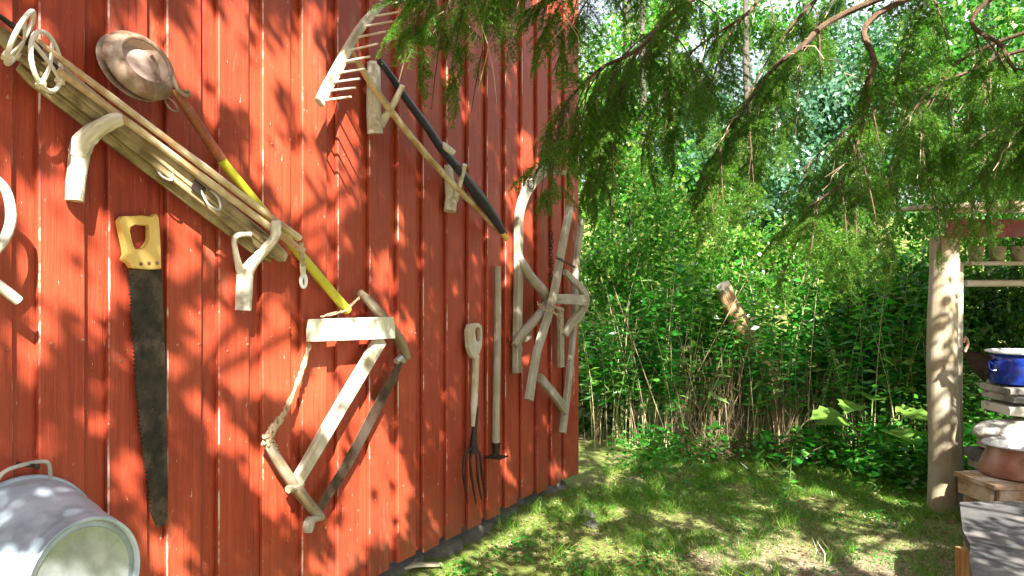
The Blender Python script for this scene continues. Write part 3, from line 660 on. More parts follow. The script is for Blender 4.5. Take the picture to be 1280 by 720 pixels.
mb = MB(); mb.sweep([(3.46, 6.1, 1.585), (4.2, 6.1, 1.59), (5.2, 6.1, 1.58)], .05, .05, ref=Z, jit=.1); sh.part('rail', mb, M['pale'], smooth=True)
for i, (px, ww, lab, ll) in enumerate(((1220, 18, 'pale clay pot on the shelf nearest the log post', 0), (1247, 18, 'brown clay pot in the middle of the shelf', 1), (1275, 22, 'pale patterned clay pot at the right end of the shelf', 2))):
    c = np.array([(px-640)/1000*6.05, 6.05, 1.7495]); r = ww*6.05/2000; tt = Thing('flower_pot', lab, 'pot', c, 'clay pots on the shelter shelf')
    mb = MB(); mb.lathe(c, Z, [(0, 0), (r*.8, 0), (r*.85, .01), (r*.97, .085), (r*1.08, .09), (r*1.08, .115), (r*.97, .117), (r*.93, .09), (0, .088)], 22); tt.part('body', mb, M['terra'], smooth=True)
    n_ = 50; P = np.tile(c+Z*.1, (n_, 1))+rng.normal(size=(n_, 3))*.02; d_ = rdir(n_, .6)
    leaves('foliage', P+d_*rng.random((n_, 1))*.05, d_, rdir(n_), rng.uniform(.03, .05, n_), rng.uniform(.015, .022, n_), M['leafbright'], tt.o, c)
# shelf bracket/lean shovel-like scoop
t = Thing('rusty_scoop', 'dark brown rusty scoop leaning beside the blue pot', 'scoop', dp(1222, 470, 5.25))
mb = MB(); A = [dp(1204, 438, 5.3), dp(1222, 440, 5.2), dp(1241, 446, 5.2), dp(1238, 468, 5.25), dp(1232, 478, 5.3), dp(1215, 460, 5.3)]; mb.plate(A, [q+np.array([0, .02, 0]) for q in A]); t.part('pan', mb, M['iron'])
mb = MB(); mb.sweep([dp(1206, 440, 5.28), dp(1210, 430, 5.3), dp(1207, 422, 5.3), dp(1204, 428, 5.3)], .02, seg=7, smoothpath=3); t.part('grip', mb, M['copper'], smooth=True)
# blue pot
c = np.array([3.33, 5.22, .925]); t = Thing('enamel_pot', 'blue enamel pot with a white rim on top of the stacked slabs', 'pot', c)
mb = MB(); mb.lathe(c, Z, [(0, 0), (.17, 0), (.19, .01), (.205, .06), (.205, .12), (.195, .17), (.18, .19), (.19, .2)], 40); t.part('body', mb, M['blue'], smooth=True)
mb = MB(); mb.lathe(c, Z, [(.19, .199), (.214, .206), (.216, .213), (.208, .216), (.18, .205), (.15, .21), (0, .212)], 40); t.part('rim', mb, M['enamelwhite'], smooth=True)
mb = MB(); mb.sweep([c+np.array([-.205, -.02, .13]), c+np.array([-.235, -.03, .15]), c+np.array([-.235, -.04, .1]), c+np.array([-.2, -.05, .09])], .012, ref=(0, -1, 0), smoothpath=4); t.part('handle', mb, M['blue'], smooth=True)
# slabs: each its own thing
def slab(label, x0, z0, z1, y0, y1, mat, x1=4.3, name='stone_slab', tiltx=0.):
    x0 += .09
    xs = np.linspace(x0, x1, 9); hw = (y1-y0); zc = (z0+z1)/2
    mb = MB(); mb.sweep([(x, (y0+y1)/2+random.uniform(-.01, .01), zc+random.uniform(-.004, .004)+tiltx*(x-x0)) for x in xs], [hw*(.88 if i == 0 else 1+random.uniform(-.04, .04)) for i in range(9)], [(z1-z0)*(.8 if i == 0 else 1+random.uniform(-.06, .02)) for i in range(9)], ref=Z, kind='rect', cham=.18)
    return single(name, mb, mat, label, 'slab', (x0, (y0+y1)/2, z0), True, 'slabs stacked under the blue pot')
slab('pale squared slab directly under the blue pot, topmost of its stack', 3.06, .872, .922, 5.02, 5.42, M['stone'])
slab('thin grey white slab second from the top of the stack', 3.08, .812, .868, 5.03, 5.42, M['stone'], tiltx=-.003)
slab('white painted plank end third from the top of the stack', 3.065, .735, .80, 5.03, 5.42, M['white'])
mb = MB(); mb.sweep([(3.0, 5.2, .62), (3.05, 5.18, .62), (3.15, 5.16, .625), (3.3, 5.15, .63), (3.5, 5.15, .625), (3.9, 5.2, .62), (4.2, 5.2, .62)], [.1, .22, .32, .36, .36, .36, .3], [.05, .12, .155, .165, .16, .15, .1], ref=Z, seg=12, jit=.06, smoothpath=2); single('field_stone', mb, M['stone'], 'thick rounded pale stone in the middle of the stack', 'stone', (3.2, 5.2, .55), True)
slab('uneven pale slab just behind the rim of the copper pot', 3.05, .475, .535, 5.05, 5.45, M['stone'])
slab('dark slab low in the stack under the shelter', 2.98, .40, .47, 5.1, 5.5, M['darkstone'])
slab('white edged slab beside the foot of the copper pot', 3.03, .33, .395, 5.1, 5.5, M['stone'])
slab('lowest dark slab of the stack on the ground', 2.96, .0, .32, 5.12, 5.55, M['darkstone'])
# stool and copper pot
sb = np.array([2.95, 4.65, 0]); t = Thing('wooden_stool', 'low brown wooden stool carrying the copper pot', 'stool', sb)
mb = MB(); mb.plate([np.array(q) for q in ((2.64, 4.78, .455), (2.67, 4.43, .455), (3.4, 4.45, .455), (3.4, 4.95, .455))], [np.array(q) for q in ((2.64, 4.78, .43), (2.67, 4.43, .43), (3.4, 4.45, .43), (3.4, 4.95, .43))]); t.part('seat', mb, M['brownwood'])
mb = MB(); mb.sweep([(2.71, 4.46, .38), (3.38, 4.48, .38)], .09, .025, ref=(0, -1, 0), kind='rect'); t.part('apron', mb, M['brownwood'])
mb = MB(); mb.sweep([(2.665, 4.76, .38), (2.69, 4.48, .38)], .09, .025, ref=(-1, 0, 0), kind='rect'); t.part('apron', mb, M['brownwood'])
for (x, y) in ((2.74, 4.51), (2.71, 4.74), (3.3, 4.52), (3.3, 4.86)):
    mb = MB(); mb.sweep([(x, y, 0.), (x, y, .43)], .05, .05, ref=(0, -1, 0), kind='rect'); t.part('leg', mb, M['brownwood'])
c = np.array([3.02, 4.68, .4565]); t = Thing('copper_pot', 'dull copper pot with a wide pale rim standing on the stool', 'pot', c)
mb = MB(); mb.lathe(c, Z, [(0, 0), (.24, 0), (.255, .008), (.26, .03), (.235, .09), (.21, .15), (.205, .165)], 44); t.part('body', mb, M['copper'], smooth=True)
mb = MB(); mb.lathe(c, Z, [(.205, .163), (.235, .172), (.24, .178), (.232, .183), (.19, .172), (.17, .12), (0, .1)], 44); t.part('rim', mb, M['greyiron'], smooth=True)
# slate table
t = Thing('slate_table', 'grey slate slab on a wooden leg in the lower right corner', 'table', (2.6, 3.8, 0))
top = [(2.395, 4.28), (2.31, 4.12), (2.22, 3.95), (2.13, 3.78), (2.05, 3.58), (1.92, 3.36), (1.83, 3.18), (1.68, 2.9), (3.3, 2.8), (3.6, 4.2), (3.0, 4.26), (2.7, 4.30)]
mb = MB(); mb.plate([np.array([x, y, .405]) for x, y in top], [np.array([x, y, .365]) for x, y in top]); t.part('slab', mb, M['slate'])
mb = MB(); mb.sweep([(2.06, 3.62, 0), (2.07, 3.64, .365)], .08, .07, ref=(0, -1, 0), kind='rect'); t.part('leg', mb, M['legwood'])
for (x, y) in ((2.05, 3.08), (3.2, 3.1), (3.3, 4.0)):
    mb = MB(); mb.sweep([(x, y, 0), (x, y, .365)], .1, .07, ref=(0, -1, 0), kind='rect'); t.part('leg', mb, M['brownwood'])

# ============================================================ VEGETATION
# ---- spruce needles: shoot templates
def needle_tris(P, T, n, L, Wd):
    """n needles spread along the polyline points P (k,3) with tangents T"""
    idx = rng.random(n)*(len(P)-1); i = idx.astype(int); f = (idx-i)[:, None]
    p = P[i]*(1-f)+P[i+1]*f; t = norm(T[i]*(1-f)+T[i+1]*f)
    a = rng.normal(size=(n, 3)); a = norm(a-t*np.sum(a*t, 1, keepdims=True))
    a[:, 2] *= .45; a = norm(a); d = norm(a*.9+t*.7); l = L*rng.uniform(.7, 1.15, (n, 1)); sd = norm(np.cross(d, rng.normal(size=(n, 3))))*Wd/2
    return np.stack([p-sd, p+sd, p+d*l], 1)
def spray(length, dead=False):
    """one hanging side branchlet, in local axes: +x outwards, z up"""
    k = 9; u = np.linspace(0, 1, k); P = np.stack([u*length, .05*length*np.sin(u*3+rng.random()*6), -.30*length*u**2+.02*u], 1)
    wood = [(P, .0022)]; T = np.gradient(P, axis=0); nd_ = []
    def needles(P, n): nd_.append(needle_tris(P, np.gradient(P, axis=0), n, .022, .0036))
    dens = 360
    needles(P[2:], int(length*.8*dens))
    ns = int(length/.020)
    for j in range(ns):
        uu = .12+.85*j/ns; b = P[min(int(uu*(k-1)), k-1)]; sgn = 1 if j % 2 else -1
        l = length*.42*(1-uu*.75)*rng.uniform(.6, 1.15)+.02
        dr = np.array([.72, sgn*.68, -.10-.3*rng.random()]); q = np.linspace(0, 1, 5)[:, None]
        Q = b+dr*q*l+np.array([0, 0, -1])*q**2*l*.35; wood.append((Q, .0014)); needles(Q, int(l*dens))
        if l > .09:
            for s2 in (-1, 1):
                for uq in (1, 2, 3):
                    l2 = l*.35*rng.uniform(.6, 1.2); Q2 = Q[uq]+np.array([.75, sgn*.3+s2*.55, -.25])*q*l2; needles(Q2, int(l2*dens))
    return wood, np.concatenate(nd_)
tmpl = [spray(L) for L in (.26, .30, .34, .38, .44, .50)]
def frame_from(d, roll):
    d = d/np.linalg.norm(d); u = np.array([0, 0, 1.])-d*d[2]; u /= (np.linalg.norm(u)+1e-6); s_ = np.cross(u, d)
    c, s = math.cos(roll), math.sin(roll); return np.stack([d, s_*c+u*s, u*c-s_*s], 0)
TR = np.array([3.6, .9, 0]); 
spr = Thing('spruce_tree', 'spruce tree reaching long drooping boughs in from the upper right', 'spruce', TR)
mb = MB(); mb.sweep([TR+Z*-.1, TR+Z*1, TR+Z*3+np.array([.03, .05, 0]), TR+Z*5.5, TR+Z*8], [.5, .42, .34, .24, .1], ref=(0, -1, 0), seg=14, jit=.08); spr.part('trunk', mb, M['bark'], smooth=True)
def catmull(P, n):
    P = np.array(P, float); out = []
    for u in np.linspace(0, len(P)-1.0001, n):
        i = int(u); t = u-i; a = P[max(i-1, 0)]; b = P[i]; c = P[i+1]; d = P[min(i+2, len(P)-1)]
        out.append(.5*((2*b)+(c-a)*t+(2*a-5*b+4*c-d)*t*t+(3*b-a-3*c+d)*t**3))
    return np.array(out)
def bough(ctrl, r0, nspray, scale=1., u0=.25, droop=.6, skip=None, tips=(0, 6)):
    r0 *= .62; scale *= .92
    P = catmull([np.array(c, float) for c in ctrl], 40); mb = MB(); R = np.linspace(r0, .003, 40)
    mb.sweep(P, [2*r for r in R], ref=(0, -1, .3), seg=7, jit=.2)
    tw = MB(); tris = []; dead = MB()
    def put(p, d, sc, roll):
        wood_, nd_ = tmpl[rng.integers(*tips)]; F = frame_from(d, roll)
        for Q, r in wood_[:14]: tw.sweep(Q[::2]@F*sc+p, 1.5*r*sc, ref=(.3, -1, .2), seg=3, caps=False)
        tris.append((nd_.reshape(-1, 3)@F*sc+p).reshape(-1, 3, 3))
    ns = max(3, nspray//3)
    for j in range(ns):
        u = u0+(1-u0)*(j+rng.random())/ns; i = min(int(u*39), 38); p = P[i]; tg = P[i+1]-P[i]; tg /= np.linalg.norm(tg)
        side = np.cross(tg, Z); side /= (np.linalg.norm(side)+1e-6); sg = 1 if j % 2 else -1
        d = tg*rng.uniform(.2, .8)+side*sg*rng.uniform(.5, 1.1)+np.array([0, 0, -droop*rng.uniform(.0, .7)]); d /= np.linalg.norm(d)
        ln = rng.uniform(.18, .55)*(1.15-u*.55); q = np.linspace(0, 1, 7)[:, None]; Q = p+d*q*ln-Z*q**2*ln*rng.uniform(.3, .9)
        tw.sweep(Q, list(np.linspace(.008, .003, 7)), ref=(.3, -1, .2), seg=5)
        for k_ in range(1+int(ln*9)):
            v_ = rng.uniform(.15, 1.); a = min(int(v_*6), 5); t2 = Q[a+1]-Q[a]; t2 /= np.linalg.norm(t2)
            dd = t2*rng.uniform(.4, 1)+rng.normal(size=3)*.45+np.array([0, 0, -droop*rng.uniform(.2, 1.2)])
            put(Q[a], dd, scale*rng.uniform(.55, .95), rng.uniform(-.7, .7))
        if rng.random() < .5:
            dd = d*rng.uniform(.3, 1)+rng.normal(size=3)*.5-Z*.5; l2 = rng.uniform(.1, .3); W_ = p+dd*q*l2+rng.normal(size=(7, 3))*.006-Z*q**2*.05
            dead.sweep(W_, list(np.linspace(.005, .002, 7)), ref=(.3, -1, .2), seg=4)
            for m_ in (2, 3, 4): dead.sweep([W_[m_], W_[m_]+rng.normal(size=3)*.03+dd*.05], [.003, .0015], ref=(.3, -1, .2), seg=3)
    for k_ in range(nspray//4):
        u = u0+(1-u0)*rng.random(); i = min(int(u*39), 38); put(P[i], (P[i+1]-P[i])/np.linalg.norm(P[i+1]-P[i])*.6+rng.normal(size=3)*.4-Z*droop*.6, scale*.7, rng.uniform(-.6, .6))
    put(P[-1], P[-1]-P[-3], scale*.8, 0)
    o = spr.part('bough', mb, M['bark'], smooth=True); spr.part('twigs', tw, M['bark'], o, kind='stuff')
    if dead.v: spr.part('bare_twigs', dead, M['deadtwig'], o, kind='stuff')
    v = np.concatenate(tris)-TR[None, None, :]; me = fastmesh('needles', v, 3); q = link_mesh('needles', me, M['needle'], o); q['kind'] = 'stuff'
    return P
base = lambda h: TR+Z*h
# limbs: from the trunk, over the camera, into the picture (px, py, metres)
bough([base(3.6), (1.8, 1.6, 3.3), dp(760, -90, 2.6), dp(640, -65, 2.5), dp(575, -40, 2.5), dp(520, 5, 2.5)], .022, 34, .72, .45, .35, tips=(0, 4))
bough([base(3.5), (1.9, 1.9, 3.2), dp(800, -70, 2.9), dp(700, -60, 2.9), dp(640, -45, 2.9), dp(590, -20, 2.9)], .02, 26, .7, .45, .5, tips=(0, 4))
bough([base(3.3), (2.2, 2.0, 3.1), dp(900, -20, 3.2), dp(800, 60, 3.2), dp(752, 85, 3.2), dp(715, 120, 3.2), dp(690, 158, 3.2)], .024, 38, .72, .4, .55)
bough([base(3.2), (2.4, 2.0, 3.0), dp(920, -40, 3.4), dp(858, 14, 3.4), dp(800, 60, 3.4), dp(765, 130, 3.4), dp(742, 195, 3.4)], .024, 44, .8, .42, .8)
bough([base(3.7), (2.0, 1.8, 3.3), dp(860, -90, 2.8), dp(770, -40, 2.8), dp(700, -10, 2.8)], .02, 22, .8, .5, .7)
bough([base(3.2), (2.6, 2.2, 2.9), dp(1096, 0, 3.3), dp(1000, 60, 3.35), dp(960, 94, 3.4), dp(903, 175, 3.4), dp(870, 250, 3.4)], .03, 44, .9, .4, .8)
bough([base(3.1), (2.7, 2.3, 2.9), dp(1130, 0, 3.0), dp(1092, 81, 3.0), dp(1074, 175, 3.0), dp(1060, 220, 3.0), dp(1010, 260, 3.0)], .028, 34, .9, .45, .7)
bough([base(3.2), (2.9, 2.3, 3.1), dp(1252, -10, 2.9), dp(1255, 62, 2.9), dp(1280, 112, 2.9), dp(1275, 190, 2.9)], .022, 26, .85, .45, .7)
bough([base(3.4), (2.4, 2.1, 3.2), dp(1010, -40, 3.6), dp(930, 20, 3.6), dp(860, 70, 3.7), dp(820, 140, 3.7)], .02, 30, .9, .45, .8)
bough([base(3.0), (2.9, 2.8, 2.8), dp(1230, 60, 3.8), dp(1160, 130, 3.9), dp(1120, 190, 3.9), dp(1095, 250, 3.9)], .02, 34, .9, .4, .9)
bough([base(2.9), (3.1, 2.9, 2.6), dp(1300, 130, 4.0), dp(1240, 165, 4.1), dp(1190, 180, 4.2), dp(1150, 200, 4.2)], .02, 30, .75, .35, .5)
bough([base(3.0), (3.0, 2.6, 2.6), dp(1290, 60, 3.6), dp(1210, 90, 3.7), dp(1130, 120, 3.8), dp(1060, 160, 3.9), dp(1000, 215, 4.0)], .02, 40, .9, .35, .8)
bough([base(3.3), (2.6, 2.4, 3.1), dp(1080, -30, 4.0), dp(1000, 20, 4.1), dp(940, 110, 4.2), dp(900, 200, 4.2)], .02, 30, .9, .4, .9)
bough([base(3.4), (3.0, 2.2, 3.2), dp(1180, -60, 3.1), dp(1160, -10, 3.1), dp(1140, 40, 3.1)], .016, 14, .8, .5, .9)
bough([base(3.1), (3.1, 2.4, 2.9), dp(1330, 60, 3.2), dp(1290, 120, 3.2), dp(1270, 165, 3.2), dp(1250, 190, 3.2)], .016, 18, .7, .5, .6)
bough([base(2.9), (3.1, 2.7, 2.7), dp(1310, 150, 3.9), dp(1250, 215, 4.0), dp(1200, 240, 4.0), dp(1165, 262, 4.0)], .014, 16, .62, .4, .4, tips=(0, 3))
for i in (3, 5, 8):                                   # the rest of the crown, out of the frame
    a = 2*PI*i/10+.3; h_ = 4.4+.3*i
    if -2.6 < math.atan2(math.sin(a), math.cos(a)) < 3.1:
        e = np.array([math.cos(a), math.sin(a)*.8, 0]); bough([base(h_), base(h_)+e*1.0+Z*.1, base(h_)+e*2.0-Z*.2], .03, 18, 1.2, .2, .5, tips=(4, 6))

# ---- broad-leaved trees and shrubs
def tree(name, label, cat, base_, h, blobs, mat, n, lsz, group=None, trunk_r=.09, wmul=.6, barkm='treebark', lean=(0, 0), clump=.16):
    b0 = np.array([base_[0], base_[1], float(gz(*base_[:2]))]); t = Thing(name, label, cat, b0, group)
    top = b0+np.array([lean[0], lean[1], h])
    mb = MB(); tr_ = [b0-Z*.1, b0+(top-b0)*.35+np.array([.06, 0, 0]), b0+(top-b0)*.7, top]; mb.sweep(tr_, [2*trunk_r, 1.6*trunk_r, trunk_r, .3*trunk_r], ref=(0, -1, 0), seg=9, jit=.08, smoothpath=3); tk = t.part('trunk', mb, M[barkm], smooth=True)
    P = []; 
    for (x, y, z, r, wt) in blobs:
        c = np.array([x, y, z]); lim = MB(); s0 = b0+(top-b0)*np.clip((z-b0[2])/h*.6, .1, .9); lim.sweep([s0, (s0+c)/2+rng.normal(size=3)*.08, c], [trunk_r*.7, trunk_r*.4, trunk_r*.12], ref=(0, -1, 0), seg=6, smoothpath=3); t.part('limb', lim, M[barkm], smooth=True)
        m_ = int(n*wt); nc = max(6, int(26*wt*len(blobs))); cc = c+norm(rng.normal(size=(nc, 3)))*r*rng.random((nc, 1))**.45*np.array([1, .8, .85])
        P.append(cc[rng.integers(0, nc, m_)]+rng.normal(size=(m_, 3))*clump*np.array([1, 1, .55]))
    P = np.concatenate(P); m_ = len(P); d = rdir(m_, -.3); nr = rdir(m_, .35)
    o = leaves('crown', P, d, nr, rng.uniform(.7, 1.3, m_)*lsz, rng.uniform(.7, 1.2, m_)*lsz*wmul, M[mat], t.o, b0); o['kind'] = 'stuff'
    return t
G = 'leafy trees rising behind the thicket'
tree('deciduous_tree', 'leafy tree in a bluish shade tint in the middle of the background', 'tree', (3.1, 10.6), 5.6, [(3.9, 10.9, 4.1, .9, .15), (2.3, 11.2, 3.9, .8, .12), (4.9, 11.0, 4.6, .8, .10), (3.2, 11.0, 3.8, .8, .10), (2.7, 10.2, 3.1, .95, .3), (3.6, 10.6, 2.9, .9, .25), (4.4, 10.8, 3.6, .9, .2), (2.0, 10.8, 2.4, .7, .13)], 'leafblue', 21000, .085, G)
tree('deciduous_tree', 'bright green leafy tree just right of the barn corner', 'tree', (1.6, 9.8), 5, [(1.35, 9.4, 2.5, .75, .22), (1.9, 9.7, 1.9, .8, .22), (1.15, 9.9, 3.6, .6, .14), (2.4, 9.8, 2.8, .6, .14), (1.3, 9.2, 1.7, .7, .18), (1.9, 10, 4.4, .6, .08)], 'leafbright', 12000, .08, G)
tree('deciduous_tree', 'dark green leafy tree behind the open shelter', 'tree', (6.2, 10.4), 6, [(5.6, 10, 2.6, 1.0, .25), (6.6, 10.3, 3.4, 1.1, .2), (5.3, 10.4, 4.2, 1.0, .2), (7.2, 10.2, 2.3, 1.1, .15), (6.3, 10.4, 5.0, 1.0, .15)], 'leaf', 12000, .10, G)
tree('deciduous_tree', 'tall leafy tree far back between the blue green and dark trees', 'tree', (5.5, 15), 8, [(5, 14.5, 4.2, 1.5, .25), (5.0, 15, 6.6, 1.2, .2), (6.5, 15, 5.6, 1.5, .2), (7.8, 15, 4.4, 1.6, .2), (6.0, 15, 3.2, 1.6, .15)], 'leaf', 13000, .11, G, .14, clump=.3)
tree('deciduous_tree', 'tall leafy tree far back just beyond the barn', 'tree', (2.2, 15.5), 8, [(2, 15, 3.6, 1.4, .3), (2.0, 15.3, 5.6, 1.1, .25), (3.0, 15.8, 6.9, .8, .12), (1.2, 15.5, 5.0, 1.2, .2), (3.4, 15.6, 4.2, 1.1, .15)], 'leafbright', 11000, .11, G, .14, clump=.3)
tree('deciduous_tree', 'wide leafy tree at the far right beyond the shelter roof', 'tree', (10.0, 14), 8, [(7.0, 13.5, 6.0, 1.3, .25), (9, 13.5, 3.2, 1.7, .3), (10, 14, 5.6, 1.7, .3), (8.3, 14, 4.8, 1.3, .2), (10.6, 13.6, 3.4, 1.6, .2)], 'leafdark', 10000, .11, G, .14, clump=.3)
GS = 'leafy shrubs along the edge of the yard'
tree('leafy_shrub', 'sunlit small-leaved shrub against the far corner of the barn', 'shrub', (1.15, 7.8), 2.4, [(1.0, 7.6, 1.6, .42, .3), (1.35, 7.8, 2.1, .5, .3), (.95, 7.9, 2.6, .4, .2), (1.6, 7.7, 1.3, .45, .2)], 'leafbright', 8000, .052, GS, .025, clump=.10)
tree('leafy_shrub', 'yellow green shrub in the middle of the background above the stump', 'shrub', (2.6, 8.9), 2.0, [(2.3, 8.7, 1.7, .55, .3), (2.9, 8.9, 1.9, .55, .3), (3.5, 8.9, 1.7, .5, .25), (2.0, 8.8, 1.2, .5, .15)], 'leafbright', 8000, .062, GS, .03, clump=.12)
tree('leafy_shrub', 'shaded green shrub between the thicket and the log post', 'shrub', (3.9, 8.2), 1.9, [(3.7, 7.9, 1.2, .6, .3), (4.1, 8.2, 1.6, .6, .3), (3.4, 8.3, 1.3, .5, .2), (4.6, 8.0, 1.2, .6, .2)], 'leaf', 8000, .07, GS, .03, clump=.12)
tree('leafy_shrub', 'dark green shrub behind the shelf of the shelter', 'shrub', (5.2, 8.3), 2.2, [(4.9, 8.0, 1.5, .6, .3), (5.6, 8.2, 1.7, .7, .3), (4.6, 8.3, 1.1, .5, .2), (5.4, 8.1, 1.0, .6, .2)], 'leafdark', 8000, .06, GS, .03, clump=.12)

# ---- thicket: tall herbs, each a plant of its own
def herb_variant(h, nleaf, L, Wd, lean):
    n = 7; u = np.linspace(0, 1, n); P = np.stack([lean[0]*u**2*h, lean[1]*u**2*h, u*h], 1)
    mb = MB(); mb.sweep(P, list(np.linspace(.010, .004, n)), ref=(0, -1, 0), seg=4)
    uu = np.linspace(.36, .99, nleaf); base_ = np.stack([np.interp(uu, u, P[:, k]) for k in range(3)], 1)
    a = np.arange(nleaf)*2.4; d = np.stack([np.cos(a), np.sin(a), .45-.8*rng.random(nleaf)], 1)
    return mb, (base_, d, L*(1.05-.5*uu)*rng.uniform(.8, 1.2, nleaf)*1.0, Wd)
variants = []
for i in range(8):
    mb, (b_, d_, L_, W_) = herb_variant(rng.uniform(1.5, 1.95), int((52, 40, 64, 34)[i % 4]), (.19, .24, .12, .20)[i % 4], (.036, .045, .034, .075)[i % 4], rng.uniform(-.22, .22, 2))
    me1 = bpy.data.meshes.new('stem'); me1.from_pydata([tuple(q) for q in mb.v], [], mb.f); me1.materials.append(M['stem'] if i % 3 else M['straw'])
    v = leaf_verts(b_, d_, rdir(len(b_), 1.6), L_, np.full(len(b_), W_)); me2 = fastmesh('leaf_blades', v, 4); me2.materials.append(M[('herb', 'herb', 'leaf', 'herb', 'leafbright')[i % 5]])
    variants.append((me1, me2))
def herb(x, y, vi, sc, rz, label, group, names=('stem', 'leaf_blades')):
    e = bpy.data.objects.new('tall_herb', None); C.objects.link(e); e.location = (x, y, float(gz(x, y))-.02); e.rotation_euler = (0, 0, rz); e.scale = (sc,)*3; e.empty_display_size = .05
    tag(e, label, 'plant', group)
    for nm, me in zip(names, variants[vi]):
        o = bpy.data.objects.new(nm, me); C.objects.link(o); o.parent = e
        if nm == 'leaf_blades': o['kind'] = 'stuff'
cnt = 0
while cnt < 270:
    y = rng.uniform(7.0, 8.4); px = rng.uniform(735, 1185); x = (px-640)/1000*y
    if vn(x*2.2, y*2.2) < .25: continue
    if 868 < px < 925 and y < 7.45 and rng.random() < .6: continue
    sc_ = rng.uniform(.55, 1.02)
    if 885 < px < 928 and y < 7.45: sc_ = min(sc_, .70)
    herb(x, y, rng.integers(8), sc_, rng.uniform(0, 6.3), 'tall narrow-leaved green plant among others in the thicket', 'tall plants of the thicket'); cnt += 1
# dry stalks inside the thicket
def stalks(name, n, cx, cy, sx, sy, hmin, hmax, wd, mat, lean, label, cat):
    x = rng.normal(cx, sx, n); y = rng.normal(cy, sy, n); z = gz(x, y)-.02; b_ = np.stack([x, y, z], 1)
    d = np.stack([rng.normal(0, lean, n), rng.normal(0, lean, n), np.ones(n)], 1); h = rng.uniform(hmin, hmax, n)[:, None]; d = norm(d)
    s = norm(np.cross(d, rng.normal(size=(n, 3))))*wd; s2 = norm(np.cross(d, s))*wd
    t1 = b_+d*h; qs = [np.stack([b_-s, b_+s, t1+s*.5, t1-s*.5], 1), np.stack([b_-s2, b_+s2, t1+s2*.5, t1-s2*.5], 1)]
    o = link_mesh(name, fastmesh(name, np.concatenate(qs)-np.array([cx, cy, 0])[None, None], 4), mat); o.location = (cx, cy, 0); return tag(o, label, cat, None, 'stuff')
stalks('dry_stalks', 190, 2.15, 7.3, .42, .14, .5, 1.1, .0030, M['drygrass'], .2, 'dry straw stalks standing in the dark hollow under the stump', 'stalks')
stalks('pale_stems', 150, 2.1, 7.35, .8, .25, .35, 1.0, .0026, M['drygrass'], .07, 'thin pale stems standing along the foot of the thicket', 'stems')
o = stalks('tangled_stalks', 300, 2.1, 7.15, .26, .12, .2, .6, .0032, M['drygrass'], 1.1, 'tangle of broken dry stalks at the foot of the thicket', 'stalks')
stalks('shrub_twigs', 26, 1.3, 7.4, .35, .25, 1.0, 1.9, .004, M['deadtwig'], .3, 'thin bare twigs rising by the barn corner', 'twigs')
# stump
t = Thing('tree_stump', 'pale broken tree stump leaning above the thicket', 'stump', dp(925, 430, 7.0)*np.array([1, 1, 0])+Z*.0)
mb = MB(); pts = [tuple(dp(985, 600, 7.6)), tuple(dp(968, 520, 7.55)), tuple(dp(950, 458, 7.5)), tuple(dp(932, 420, 7.45)), tuple(dp(915, 385, 7.4)), tuple(dp(906, 362, 7.4))]
mb.sweep(pts, [.24, .22, .19, .17, .155, .14], ref=(0, -1, 0), seg=16, jit=.34, smoothpath=2); t.part('trunk', mb, M['stump'], smooth=True)
mb = MB(); mb.sweep([tuple(dp(906, 363, 7.4)), tuple(dp(902, 358, 7.38)), tuple(dp(900, 355, 7.38))], [.16, .15, .10], ref=(0, -1, 0), seg=10, jit=.3); t.part('broken_top', mb, M['pale'])

# broad-leaved plant in front of the thicket
def big_leaf(c, d, L, Wd, up):
    d = norm(np.array(d, float)); s = norm(np.cross(d, up)); nn = np.cross(s, d); mb = MB(); n = 9; rows = []
    for i in range(n):
        u = i/(n-1); wd = Wd*math.sin(min(u*1.15+.08, 1)*PI)**.7*(1+.16*((i % 2)*2-1)) if i < n-1 else .002
        m_ = c+d*u*L-Z*.30*L*u*u; rows.append([m_-s*wd/2+nn*wd*.10, m_-s*wd*.25+nn*.0, m_-nn*.004, m_+s*wd*.25, m_+s*wd/2+nn*wd*.10])
    V = [q for r in rows for q in r]; F = []
    for i in range(n-1):
        for k in range(4): F.append((i*5+k, i*5+k+1, i*5+k+6, i*5+k+5))
    mb.add(V, F); return mb
for (bx, by, lab, sp) in ((3.02, 6.75, 'plant with very broad light green leaves in front of the thicket', 1.), (3.3, 6.5, 'lower broad-leaved plant beside the foot of the log post', .62)):
    b0 = np.array([bx, by, float(gz(bx, by))]); t = Thing('broadleaf_plant', lab, 'plant', b0, 'broad-leaved plants near the post')
    for i in range(7):
        a = i*2*PI/7+.4; e = b0+np.array([math.cos(a)*.26, math.sin(a)*.16-.05, .46+.12*math.sin(i*2.1)])*sp; mb = MB(); mb.sweep([b0, (b0+e)/2+Z*.08*sp, e], .01*sp, ref=(0, -1, 0), smoothpath=3, seg=6); st_ = t.part('leaf_stalk', mb, M['stem'], smooth=True)
        t.part('leaf', big_leaf(e, (math.cos(a), math.sin(a)*.7-.2, .12), .34*sp, .24*sp, np.array([0, -.25, 1.])), M['leafbright'], smooth=False)

# seedling in the lawn
b0 = dp(985, 655, 5.25); b0[2] = float(gz(b0[0], b0[1])); t = Thing('seedling', 'single thin upright sapling standing in the grass before the thicket', 'sapling', b0)
mb = MB(); mb.sweep([b0, b0+np.array([.01, 0, .25]), b0+np.array([.03, 0, .5])], [.005, .004, .003], ref=(0, -1, 0), seg=5, smoothpath=2); t.part('stem', mb, M['stem'])
n_ = 16; uu = rng.uniform(.3, 1, n_); a = np.arange(n_)*2.4
leaves('foliage', b0+np.stack([.03*uu**2, 0*uu, .5*uu], 1), np.stack([np.cos(a), np.sin(a), -.1+0*a], 1), rdir(n_, 2), np.full(n_, .075), np.full(n_, .018), M['leafbright'], t.o, b0)

